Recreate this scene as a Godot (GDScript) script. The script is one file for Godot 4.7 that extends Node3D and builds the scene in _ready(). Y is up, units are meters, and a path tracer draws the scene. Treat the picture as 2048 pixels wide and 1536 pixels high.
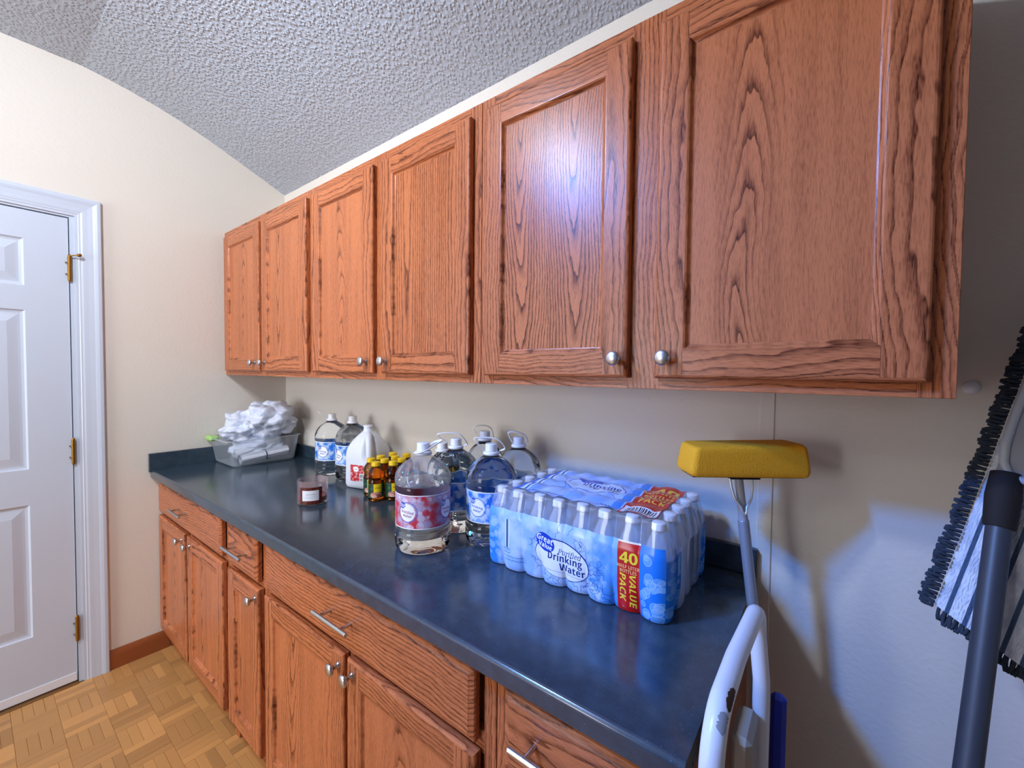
extends Node3D

# ------------------------------------------------------------------ mesh builder
class MB:
	var v := PackedVector3Array()
	var n := PackedVector3Array()
	var t := PackedVector2Array()
	var idx := PackedInt32Array()
	var uo := Vector3.ZERO
	var ua := Vector3(1, 0, 0)
	var va := Vector3(0, 1, 0)
	var off := Vector2.ZERO

	func grain(origin: Vector3, across: Vector3, along: Vector3, offset := Vector2.ZERO) -> MB:
		uo = origin
		ua = across
		va = along
		off = offset
		return self

	func uv(p: Vector3) -> Vector2:
		return off + Vector2((p - uo).dot(ua), 1.0 - (p - uo).dot(va))

	# corners counter-clockwise as seen from outside
	func quad(a: Vector3, b: Vector3, c: Vector3, d: Vector3, uvs = null) -> void:
		var m := (b - a).cross(c - a)
		if m.length_squared() < 1e-16:
			m = (c - a).cross(d - a)
		m = m.normalized()
		var k := v.size()
		v.append_array(PackedVector3Array([a, b, c, d]))
		n.append_array(PackedVector3Array([m, m, m, m]))
		if uvs == null:
			t.append_array(PackedVector2Array([uv(a), uv(b), uv(c), uv(d)]))
		else:
			t.append_array(uvs)
		idx.append_array(PackedInt32Array([k, k + 2, k + 1, k, k + 3, k + 2]))

	func tri(a: Vector3, b: Vector3, c: Vector3) -> void:
		var m := (b - a).cross(c - a).normalized()
		var k := v.size()
		v.append_array(PackedVector3Array([a, b, c]))
		n.append_array(PackedVector3Array([m, m, m]))
		t.append_array(PackedVector2Array([uv(a), uv(b), uv(c)]))
		idx.append_array(PackedInt32Array([k, k + 2, k + 1]))

	# box with chamfered edges (c = chamfer); q turns the box about its centre
	func box(lo: Vector3, hi: Vector3, c := 0.0, q := Basis.IDENTITY) -> MB:
		var o := (lo + hi) / 2
		var h := (hi - lo) / 2
		c = minf(c, minf(h.x, minf(h.y, h.z)) * 0.95)
		var ax := [Vector3(1, 0, 0), Vector3(0, 1, 0), Vector3(0, 0, 1)]
		for i in 3:
			var j := (i + 1) % 3
			var k := (i + 2) % 3
			for s in [-1.0, 1.0]:
				var e: Vector3 = ax[i] * h[i] * s
				var a: Vector3 = ax[j] * (h[j] - c)
				var b: Vector3 = ax[k] * (h[k] - c) * s
				quad(o + q * (e - a - b), o + q * (e + a - b), o + q * (e + a + b), o + q * (e - a + b))
		if c > 0:
			for i in 3:
				var j := (i + 1) % 3
				var k := (i + 2) % 3
				for s in [-1.0, 1.0]:
					for r in [-1.0, 1.0]:
						var l: Vector3 = ax[k] * (h[k] - c)
						var p1: Vector3 = ax[i] * h[i] * s + ax[j] * (h[j] - c) * r
						var p2: Vector3 = ax[i] * (h[i] - c) * s + ax[j] * h[j] * r
						if s * r > 0:
							quad(o + q * (p1 - l), o + q * (p2 - l), o + q * (p2 + l), o + q * (p1 + l))
						else:
							quad(o + q * (p2 - l), o + q * (p1 - l), o + q * (p1 + l), o + q * (p2 + l))
			for s in [-1.0, 1.0]:
				for r in [-1.0, 1.0]:
					for w in [-1.0, 1.0]:
						var x := Vector3(h.x * s, (h.y - c) * r, (h.z - c) * w)
						var y := Vector3((h.x - c) * s, h.y * r, (h.z - c) * w)
						var z := Vector3((h.x - c) * s, (h.y - c) * r, h.z * w)
						if s * r * w > 0:
							tri(o + q * x, o + q * y, o + q * z)
						else:
							tri(o + q * x, o + q * z, o + q * y)
		return self

	# moulding swept along A-B; prof is a list of (t inwards, h along the normal); the ends are mitred
	func strip(A: Vector3, B: Vector3, inward: Vector3, nrm: Vector3, prof: Array, ca := 1.0, cb := 1.0) -> MB:
		var d := (B - A).normalized()
		var pos := d.cross(inward).dot(nrm) > 0
		for k in prof.size() - 1:
			var f: Vector2 = prof[k]
			var g: Vector2 = prof[k + 1]
			var p0 := A + d * (ca * f.x) + inward * f.x + nrm * f.y
			var q0 := B - d * (cb * f.x) + inward * f.x + nrm * f.y
			var p1 := A + d * (ca * g.x) + inward * g.x + nrm * g.y
			var q1 := B - d * (cb * g.x) + inward * g.x + nrm * g.y
			if pos:
				quad(p0, q0, q1, p1)
			else:
				quad(q0, p0, p1, q1)
		return self

	# a smooth sheet of rows of points; wrap joins the last column to the first (the rows then hold the seam twice)
	func grid(rows: Array, wrap := false, flip := false, uvs = null, both := false) -> MB:
		var R := rows.size()
		var Cn: int = rows[0].size()
		var k := v.size()
		var nn := PackedVector3Array()
		nn.resize(R * Cn)
		nn.fill(Vector3.ZERO)
		for r in R - 1:
			for c in Cn - 1:
				var a: Vector3 = rows[r][c]
				var b: Vector3 = rows[r][c + 1]
				var e: Vector3 = rows[r + 1][c + 1]
				var d: Vector3 = rows[r + 1][c]
				var m := (e - a).cross(d - b)
				for ii in [r * Cn + c, r * Cn + c + 1, (r + 1) * Cn + c + 1, (r + 1) * Cn + c]:
					nn[ii] += m
				var p := k + r * Cn + c
				if not flip:
					idx.append_array(PackedInt32Array([p, p + Cn + 1, p + 1, p, p + Cn, p + Cn + 1]))
				else:
					idx.append_array(PackedInt32Array([p, p + 1, p + Cn + 1, p, p + Cn + 1, p + Cn]))
		for r in R:
			if wrap:
				var sm := nn[r * Cn] + nn[r * Cn + Cn - 1]
				nn[r * Cn] = sm
				nn[r * Cn + Cn - 1] = sm
			if (rows[r][0] as Vector3).distance_to(rows[r][Cn / 2]) < 1e-5 and wrap:
				var al := Vector3.ZERO
				for c in Cn:
					al += nn[r * Cn + c]
				for c in Cn:
					nn[r * Cn + c] = al
			for c in Cn:
				var m := nn[r * Cn + c].normalized()
				v.append(rows[r][c])
				n.append(-m if flip else m)
				if uvs == null:
					t.append(Vector2(float(c) / (Cn - 1), float(r) / (R - 1)))
				else:
					t.append(uvs[r][c])
		return self

	# profile: list of (radius, height), from the bottom up; bump(angle, height, radius) may change the radius
	func lathe(profile: Array, segs := 32, at := Vector3.ZERO, bump = null, q := Basis.IDENTITY) -> MB:
		var rows := []
		var uvs := []
		var y0: float = profile[0].y
		var y1: float = profile[-1].y
		for p in profile:
			var row := PackedVector3Array()
			var ur := PackedVector2Array()
			for s in segs + 1:
				var a := TAU * s / segs
				var r: float = p.x
				if bump != null and r > 0.0:
					r = bump.call(a, p.y, p.x)
				row.append(at + q * Vector3(sin(a) * r, p.y, cos(a) * r))
				ur.append(Vector2(float(s) / segs, 1.0 - (p.y - y0) / maxf(absf(y1 - y0), 1e-6)))
			rows.append(row)
			uvs.append(ur)
		return grid(rows, true, false, uvs)

	# tube along points; rad is a number or a list
	func tube(pts: Array, rad, segs := 12, flat := 1.0, caps := true) -> MB:
		var rows := []
		var up := Vector3.UP
		var first: Vector3 = (pts[1] - pts[0]).normalized()
		if absf(first.dot(up)) > 0.9:
			up = Vector3(1, 0, 0)
		var side := first.cross(up).normalized()
		for k in pts.size():
			var a: Vector3 = pts[maxi(k - 1, 0)]
			var b: Vector3 = pts[mini(k + 1, pts.size() - 1)]
			var d := (b - a).normalized()
			side = (side - d * side.dot(d)).normalized()
			var w := d.cross(side)
			var r: float = rad[k] if rad is Array else rad
			var row := PackedVector3Array()
			for s in segs + 1:
				var an := TAU * s / segs
				row.append(pts[k] + side * cos(an) * r + w * sin(an) * r * flat)
			rows.append(row)
		if caps:
			var f := PackedVector3Array()
			var l := PackedVector3Array()
			f.resize(segs + 1)
			l.resize(segs + 1)
			f.fill(pts[0])
			l.fill(pts[-1])
			rows.push_front(f)
			rows.push_back(l)
		return grid(rows, true)

	func build() -> ArrayMesh:
		var a := []
		a.resize(Mesh.ARRAY_MAX)
		a[Mesh.ARRAY_VERTEX] = v
		a[Mesh.ARRAY_NORMAL] = n
		a[Mesh.ARRAY_TEX_UV] = t
		a[Mesh.ARRAY_INDEX] = idx
		var m := ArrayMesh.new()
		m.add_surface_from_arrays(Mesh.PRIMITIVE_TRIANGLES, a)
		return m

# ------------------------------------------------------------------ scene helpers
var M := {}
var used := {}
var rng := RandomNumberGenerator.new()

func numbered(called: String) -> String:
	if not used.has(called):
		used[called] = 0
		return called
	used[called] += 1
	return "%s_%03d" % [called, used[called]]

func tag(o: Node, label: String, category: String, group := "") -> Node:
	o.set_meta("label", label)
	o.set_meta("category", category)
	if group:
		o.set_meta("group", group)
	return o

func thing(called: String, label: String, category: String, at := Vector3.ZERO, turn := 0.0, group := "") -> Node3D:
	var o := Node3D.new()
	o.name = numbered(called)
	o.position = at
	o.rotation.y = turn
	add_child(o)
	tag(o, label, category, group)
	return o

func obj(called: String, b, mat: Material, parent: Node = null) -> MeshInstance3D:
	var o := MeshInstance3D.new()
	o.name = called if parent else numbered(called)
	o.mesh = b.build() if b is MB else b
	o.material_override = mat
	if parent:
		parent.add_child(o, true)
	else:
		add_child(o)
	return o

func struct(called: String, b, mat: Material, parent: Node = null) -> MeshInstance3D:
	var o := obj(called, b, mat, parent)
	if parent == null:
		o.set_meta("kind", "structure")
	return o

func dup(src: Node3D, at: Vector3, turn: float, label: String, group := "") -> Node3D:
	var stem := String(src.name).rstrip("0123456789").trim_suffix("_")
	var r: Node3D = src.duplicate()
	r.name = numbered(stem)
	add_child(r)
	r.position = at
	r.rotation.y = turn
	r.set_meta("label", label)
	if group:
		r.set_meta("group", group)
	return r

func mat(c: Color, rough := 0.5, metal := 0.0, spec := 0.5) -> StandardMaterial3D:
	var m := StandardMaterial3D.new()
	m.albedo_color = c
	m.roughness = rough
	m.metallic = metal
	m.metallic_specular = spec
	return m

func s8(r: int, g: int, b: int, a := 1.0) -> Color:
	return Color(r / 255.0, g / 255.0, b / 255.0, a)

func noise(f: float, sd: int, oct := 1) -> FastNoiseLite:
	var n := FastNoiseLite.new()
	n.noise_type = FastNoiseLite.TYPE_SIMPLEX_SMOOTH
	n.frequency = f
	n.seed = sd
	n.fractal_type = FastNoiseLite.FRACTAL_FBM if oct > 1 else FastNoiseLite.FRACTAL_NONE
	n.fractal_octaves = oct
	return n

func tex(im: Image) -> ImageTexture:
	return ImageTexture.create_from_image(im)

# oak: growth rings cut by a board. W x H metres; cen = list of (centre u, tilt, depth at the foot); ring = ring spacing
func oak(pw: int, ph: int, W: float, H: float, sd: int, cen: Array, ring: float, contrast := 1.0) -> ImageTexture:
	var im := Image.create(pw, ph, false, Image.FORMAT_RGB8)
	var n1 := noise(1.0, sd, 2)
	var n2 := noise(1.0, sd + 7, 2)
	var n3 := noise(1.0, sd + 13, 1)
	var n4 := noise(1.0, sd + 29, 2)
	var light := Vector3(0.775, 0.470, 0.298)
	var dark := Vector3(0.285, 0.118, 0.055)
	for y in ph:
		var v := H * (1.0 - float(y) / ph)
		var warp := n1.get_noise_2d(v * 1.6, 3.0) * 0.022 + n1.get_noise_2d(v * 7.0, 9.0) * 0.004
		for x in pw:
			var u := W * x / pw
			var rr := 0.0
			var bd := 1e9
			var fade := 1.0
			for c in cen:
				var dx: float = u - c[0] + warp + n2.get_noise_2d(u * 14.0, v * 3.0) * 0.004
				if absf(dx) < bd:
					bd = absf(dx)
					var de: float = maxf(c[2] + c[1] * v, 0.003)
					rr = sqrt(dx * dx + de * de)
					fade = 1.0 if c.size() < 4 else 0.12 + 0.88 * exp(-dx * dx / (c[3] * c[3]))
			rr += n2.get_noise_2d(u * 60.0, v * 12.0) * ring * 0.16
			var q := rr / ring
			q -= floorf(q)
			var g := (pow(1.0 - q, 4.2) if q > 0.05 else q / 0.05) * fade
			var fib := n3.get_noise_2d(u * 1500.0, v * 34.0)
			var dash := clampf((fib - 0.1) * 2.2, 0.0, 1.0)
			var tone := n4.get_noise_2d(u * 22.0, v * 1.3) * 0.14
			var k := clampf(g * 0.72 * contrast + dash * (0.2 + 0.34 * g) + tone, 0.0, 1.0)
			var col := light.lerp(dark, k)
			im.set_pixel(x, y, Color(col.x, col.y, col.z))
	return tex(im)

# ------------------------------------------------------------------ print for labels and packaging
class Print:
	var im: Image
	var w: int
	var h: int
	func _init(W: int, H: int, c: Color) -> void:
		w = W
		h = H
		im = Image.create(W, H, false, Image.FORMAT_RGBA8)
		im.fill(c)

	func put(x: int, y: int, c: Color) -> void:
		if x >= 0 and y >= 0 and x < w and y < h:
			var o := im.get_pixel(x, y)
			var a := c.a
			var r := o.lerp(c, a)
			r.a = maxf(o.a, a)
			im.set_pixel(x, y, r)

	func ellipse(cx: float, cy: float, rx: float, ry: float, c: Color, ang := 0.0, inner := 0.0) -> void:
		var m := maxf(rx, ry) + 1.0
		var ca := cos(ang)
		var sa := sin(ang)
		for y in range(int(cy - m), int(cy + m) + 1):
			for x in range(int(cx - m), int(cx + m) + 1):
				var dx := x + 0.5 - cx
				var dy := y + 0.5 - cy
				var e := Vector2((dx * ca + dy * sa) / rx, (dy * ca - dx * sa) / ry).length()
				if e <= 1.0 and e >= inner:
					put(x, y, c)

	func rect(x0: float, y0: float, x1: float, y1: float, c: Color) -> void:
		for y in range(int(y0), int(y1)):
			for x in range(int(x0), int(x1)):
				put(x, y, c)

	func line(a: Vector2, b: Vector2, wd: float, c: Color) -> void:
		var r := wd / 2
		var d := b - a
		var l2 := maxf(d.length_squared(), 1e-6)
		for y in range(int(minf(a.y, b.y) - r), int(maxf(a.y, b.y) + r) + 1):
			for x in range(int(minf(a.x, b.x) - r), int(maxf(a.x, b.x) + r) + 1):
				var p := Vector2(x + 0.5, y + 0.5)
				if p.distance_to(a + d * clampf((p - a).dot(d) / l2, 0.0, 1.0)) <= r:
					put(x, y, c)

	func triangle(a: Vector2, b: Vector2, c: Vector2, col: Color) -> void:
		var area := (b - a).cross(c - a)
		if absf(area) < 1e-6:
			return
		for y in range(int(minf(a.y, minf(b.y, c.y))), int(maxf(a.y, maxf(b.y, c.y))) + 1):
			for x in range(int(minf(a.x, minf(b.x, c.x))), int(maxf(a.x, maxf(b.x, c.x))) + 1):
				var p := Vector2(x + 0.5, y + 0.5)
				var u := (b - a).cross(p - a) / area
				var v := (c - b).cross(p - b) / area
				var t := (a - c).cross(p - c) / area
				if u >= -0.02 and v >= -0.02 and t >= -0.02:
					put(x, y, col)

	# size = height of a capital in pixels; centred on (cx, cy)
	func write(txt: String, cx: float, cy: float, size: float, c: Color, bold := true, ang := 0.0, squeeze := 1.0, skew := 0.0, mirror := false, serif := false) -> void:
		var f := SystemFont.new()
		f.font_names = PackedStringArray(["Droid Serif" if serif else "Droid Sans"])
		f.font_weight = 700 if bold else 400
		var tm := TextMesh.new()
		tm.font = f
		tm.text = txt
		tm.font_size = 64
		tm.pixel_size = 1.0 / 46.0
		tm.depth = 0.0
		var a := tm.get_mesh_arrays()
		var vs: PackedVector3Array = a[Mesh.ARRAY_VERTEX]
		if vs.is_empty():
			return
		var lo := vs[0]
		var hi := vs[0]
		for p in vs:
			lo = lo.min(p)
			hi = hi.max(p)
		var mid := (lo + hi) / 2
		var pts := PackedVector2Array()
		for p in vs:
			var q := Vector2((p.x - mid.x) * squeeze + (p.y - mid.y) * skew, -(p.y - mid.y)) * size
			if mirror:
				q.x = -q.x
			pts.append(Vector2(cx, cy) + q.rotated(ang))
		var ix = a[Mesh.ARRAY_INDEX]
		var cnt: int = ix.size() if ix != null and ix.size() else pts.size()
		for k in range(0, cnt - 2, 3):
			if ix != null and ix.size():
				triangle(pts[ix[k]], pts[ix[k + 1]], pts[ix[k + 2]], c)
			else:
				triangle(pts[k], pts[k + 1], pts[k + 2], c)

	func clouds(sd: int, f: float, a: Color, b: Color, lo := -0.4, hi := 0.4, around := false) -> void:
		var nz := FastNoiseLite.new()
		nz.seed = sd
		nz.frequency = f
		nz.fractal_octaves = 3
		for y in h:
			for x in w:
				var v := nz.get_noise_2d(x, y)
				if around:
					v = nz.get_noise_3d(cos(TAU * x / w) * w / TAU, sin(TAU * x / w) * w / TAU, y)
				put(x, y, a.lerp(b, smoothstep(lo, hi, v)))

	func squiggle(g: RandomNumberGenerator, cx: float, cy: float, r: float, wd: float, c: Color) -> void:
		var p := Vector2(cx, cy)
		var an := g.randf() * TAU
		for k in 6:
			an += g.randf_range(-1.6, 1.6)
			var q := p + Vector2(cos(an), sin(an)) * r * g.randf_range(0.3, 1.0)
			line(p, q, wd, c)
			p = q

func print_mat(p: Print, rough := 0.35) -> StandardMaterial3D:
	var m := mat(Color.WHITE, rough)
	m.albedo_texture = tex(p.im)
	return m

# the round white emblem with a small blue oval, as on every bottle label
func emblem(p: Print, cx: float, cy: float, r: float, line1: String, line2: String, ink: Color, blue: Color) -> void:
	p.ellipse(cx + r * 0.1, cy - r * 0.04, r * 1.18, r * 1.18, blue.lerp(Color.WHITE, 0.15), 0.0, 0.93)
	p.ellipse(cx, cy, r, r, Color.WHITE)
	p.ellipse(cx - r * 0.62, cy - r * 0.8, r * 0.42, r * 0.36, blue, 0.4)
	p.write("Great", cx - r * 0.62, cy - r * 0.9, r * 0.22, Color.WHITE, true, 0.25)
	p.write("Value", cx - r * 0.62, cy - r * 0.68, r * 0.2, Color.WHITE, true, 0.25)
	p.write(line1, cx, cy - r * 0.05, r * 0.3, ink, true, 0.12)
	p.write(line2, cx, cy + r * 0.38, r * 0.3, ink, true, 0.12)

func bottle_label(a: Color, b: Color, c: Color, line1: String, ink: Color, sd: int) -> StandardMaterial3D:
	var p := Print.new(416, 320, Color.WHITE)
	p.clouds(sd, 0.0065, a, b, -0.5, 0.12, true)
	var g := RandomNumberGenerator.new()
	g.seed = sd
	for k in 26:
		var x := g.randf_range(0, 416)
		var y := g.randf_range(20, 310)
		var r := g.randf_range(6, 44)
		var bc := (Color.WHITE if g.randf() < 0.55 else c).lerp(b, g.randf() * 0.5) * Color(1, 1, 1, 0.5)
		for o in [-416.0, 0.0, 416.0]:
			p.ellipse(x + o, y, r, r, bc)
	p.rect(0, 0, 416, 9, Color.WHITE)
	p.rect(0, 311, 416, 320, Color.WHITE)
	emblem(p, 150, 165, 82, line1, "water", ink, s8(20, 70, 175))
	var m := print_mat(p, 0.3)
	m.uv1_scale = Vector3(4, 1, 1)
	return m

func front_print() -> StandardMaterial3D:
	var W := 1280
	var H := 400
	var p := Print.new(W, H, Color.WHITE)
	p.clouds(5, 0.006, s8(150, 190, 250), s8(190, 215, 252), -0.4, 0.4)
	var g := RandomNumberGenerator.new()
	g.seed = 11
	var navy := s8(18, 48, 130)
	var blue := s8(25, 125, 235)
	# deeper blue towards both ends
	var nz := noise(0.012, 3, 3)
	for y in H:
		for x in W:
			var e := maxf(smoothstep(830.0, 940.0, x + nz.get_noise_2d(x, y) * 120.0), 0.0) * 0.75
			e = maxf(e, 1.0 - smoothstep(40.0, 110.0, x + nz.get_noise_2d(x, y) * 40.0))
			e *= 0.55 + 0.45 * smoothstep(0.0, 260.0, float(y) + nz.get_noise_2d(x + 500, y) * 90.0)
			p.put(x, y, Color(blue, e * 0.8))
	for k in 34:
		var an := g.randf() * TAU
		p.squiggle(g, 612 + cos(an) * 240 + g.randf_range(-20, 20), 215 + sin(an) * 165, 24, 2.5, Color(navy, 0.75))
	for k in 26:
		p.squiggle(g, g.randf_range(800, 940), g.randf_range(180, 390), 22, 2.5, Color(navy, 0.7))
	# the big white oval
	p.ellipse(625, 222, 208, 120, navy, 0.12)
	p.ellipse(623, 224, 202, 115, s8(238, 243, 253), 0.12)
	p.ellipse(498, 138, 78, 54, s8(16, 66, 190), 0.35)
	p.write("Great", 494, 120, 36, Color.WHITE, true, 0.15)
	p.write("Value", 498, 160, 30, Color.WHITE, true, 0.15)
	p.write("Purified", 690, 172, 34, navy, false, 0.02, 0.95, 0.25, false, true)
	p.write("Drinking", 652, 218, 44, navy, true, 0.02, 1.05)
	p.write("Water", 704, 270, 44, navy, true, 0.02, 1.05)
	for k in 22:
		p.line(Vector2(498 + k * 14, 300 + k * 0.5), Vector2(506 + k * 14, 302 + k * 0.5), 3, Color(navy, 0.6))
	# small print at the left foot, too small to read
	for r in 4:
		for k in (6 if r < 2 else 16):
			p.line(Vector2(120 + k * 13, 262 + r * 24), Vector2(127 + k * 13 + g.randf_range(-2, 2), 260 + r * 24 + g.randf_range(-5, 5)), 4, Color(navy, 0.75))
	# clear-looking strip near the left end
	p.rect(150, 60, 156, 250, s8(240, 248, 255))
	p.rect(156, 60, 178, 250, s8(70, 110, 150))
	p.rect(178, 60, 186, 250, s8(240, 248, 255))
	# red value band
	p.rect(1021, 0, 1160, H, s8(205, 26, 30))
	p.rect(1021, 0, 1160, 10, s8(245, 235, 240))
	var yel := s8(255, 226, 60)
	p.write("40", 1091, 88, 62, yel, true, 0.0, 1.25)
	p.write("HALF LITER", 1091, 140, 19, s8(250, 190, 120), true)
	p.write("BOTTLES", 1091, 166, 19, s8(250, 190, 120), true)
	p.write("VALUE", 1120, 272, 38, yel, true, PI / 2, 1.2, 0.2)
	p.write("PACK", 1058, 262, 38, yel, true, PI / 2, 1.2, 0.2)
	# blue end with bubbles
	p.rect(1160, 0, W, H, Color(blue, 0.85))
	for k in 22:
		var x := g.randf_range(1185, 1275)
		var y := g.randf_range(10, 390)
		var r := g.randf_range(12, 30)
		p.ellipse(x, y, r, r * 1.1, Color(s8(150, 200, 250), 0.55))
		p.ellipse(x, y, r, r * 1.1, Color(s8(200, 225, 252), 0.5), 0.0, 0.86)
	for k in 10:
		var x := g.randf_range(5, 70)
		var y := g.randf_range(80, 390)
		var r := g.randf_range(12, 26)
		p.ellipse(x, y, r, r * 1.1, Color(s8(170, 205, 250), 0.6))
	var m := print_mat(p, 0.22)
	return m

func end_print() -> StandardMaterial3D:
	var p := Print.new(160, 400, s8(30, 130, 236))
	var g := RandomNumberGenerator.new()
	g.seed = 4
	for k in 20:
		var x := g.randf_range(0, 160)
		var y := g.randf_range(10, 390)
		var r := g.randf_range(12, 30)
		p.ellipse(x, y, r, r * 1.1, Color(s8(120, 185, 248), 0.55))
		p.ellipse(x, y, r, r * 1.1, Color(s8(180, 215, 252), 0.5), 0.0, 0.86)
	return print_mat(p, 0.22)

func top_print() -> StandardMaterial3D:
	# u along the pack, v from the back edge to the front edge
	var W := 900
	var H := 620
	var p := Print.new(W, H, Color.WHITE)
	p.clouds(9, 0.005, s8(140, 182, 248), s8(185, 210, 252), -0.4, 0.4)
	var navy := s8(18, 58, 150)
	var g := RandomNumberGenerator.new()
	g.seed = 21
	p.rect(0, 0, 26, H, s8(35, 110, 225))
	p.rect(40, 0, 56, H, s8(240, 246, 255))
	p.rect(56, 0, 74, H, s8(60, 120, 180))
	p.rect(74, 0, 84, H, s8(240, 246, 255))
	for k in 40:
		p.squiggle(g, 400 + g.randf_range(-240, 240), 250 + g.randf_range(-130, 190), 26, 3, Color(navy, 0.6))
	p.ellipse(400, 270, 205, 118, navy, -0.05)
	p.ellipse(400, 270, 198, 112, s8(205, 222, 252), -0.05)
	p.ellipse(330, 175, 90, 44, s8(30, 85, 200), 0.1)
	p.write("Drinking", 440, 245, 44, navy, true, 0.0, 1.05)
	p.write("Water", 470, 300, 44, navy, true, 0.0, 1.05)
	for k in 24:
		p.line(Vector2(120 + k * 9, 560), Vector2(126 + k * 9, 562), 9, Color(navy, 0.8))
	for k in 16:
		p.line(Vector2(560 + k * 9, 556 + g.randf_range(-8, 8)), Vector2(566 + k * 9, 562), 8, Color(navy, 0.8))
	p.rect(640, 0, 690, H, s8(70, 140, 225))
	p.rect(700, 0, 900, H, s8(206, 30, 30))
	var yel := s8(250, 190, 70)
	p.write("40", 800, 110, 90, yel, true, 0.0, 1.2)
	p.write("HALF LITER", 800, 190, 30, yel, true)
	p.write("BOTTLES", 800, 240, 30, yel, true)
	p.write("VALUE", 800, 300, 44, yel, true)
	p.write("PACK", 800, 360, 44, yel, true)
	p.rect(706, 500, 896, 600, s8(235, 232, 240))
	var x := 726.0
	while x < 876.0:
		var wd := g.randf_range(2, 9)
		p.rect(x, 515, x + wd, 585, s8(45, 45, 60))
		x += wd + g.randf_range(2, 8)
	return print_mat(p, 0.22)

# ------------------------------------------------------------------ materials
func grain_mat(t: Texture2D, rough := 0.3) -> StandardMaterial3D:
	var m := mat(Color.WHITE, rough)
	m.albedo_texture = t
	m.heightmap_enabled = true
	m.heightmap_texture = t
	m.heightmap_scale = 0.022
	m.metallic_specular = 0.37
	return m

func glass(c: Color, ior: float) -> StandardMaterial3D:
	var m := mat(Color(c, 0.0), 0.0)
	m.transparency = BaseMaterial3D.TRANSPARENCY_ALPHA
	m.refraction_enabled = true
	m.refraction_scale = (ior - 1.0) / 10.0
	return m

func film(c: Color, a: float, rough := 0.1) -> StandardMaterial3D:
	var m := mat(Color(c, a), rough)
	m.transparency = BaseMaterial3D.TRANSPARENCY_ALPHA
	return m

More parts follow.
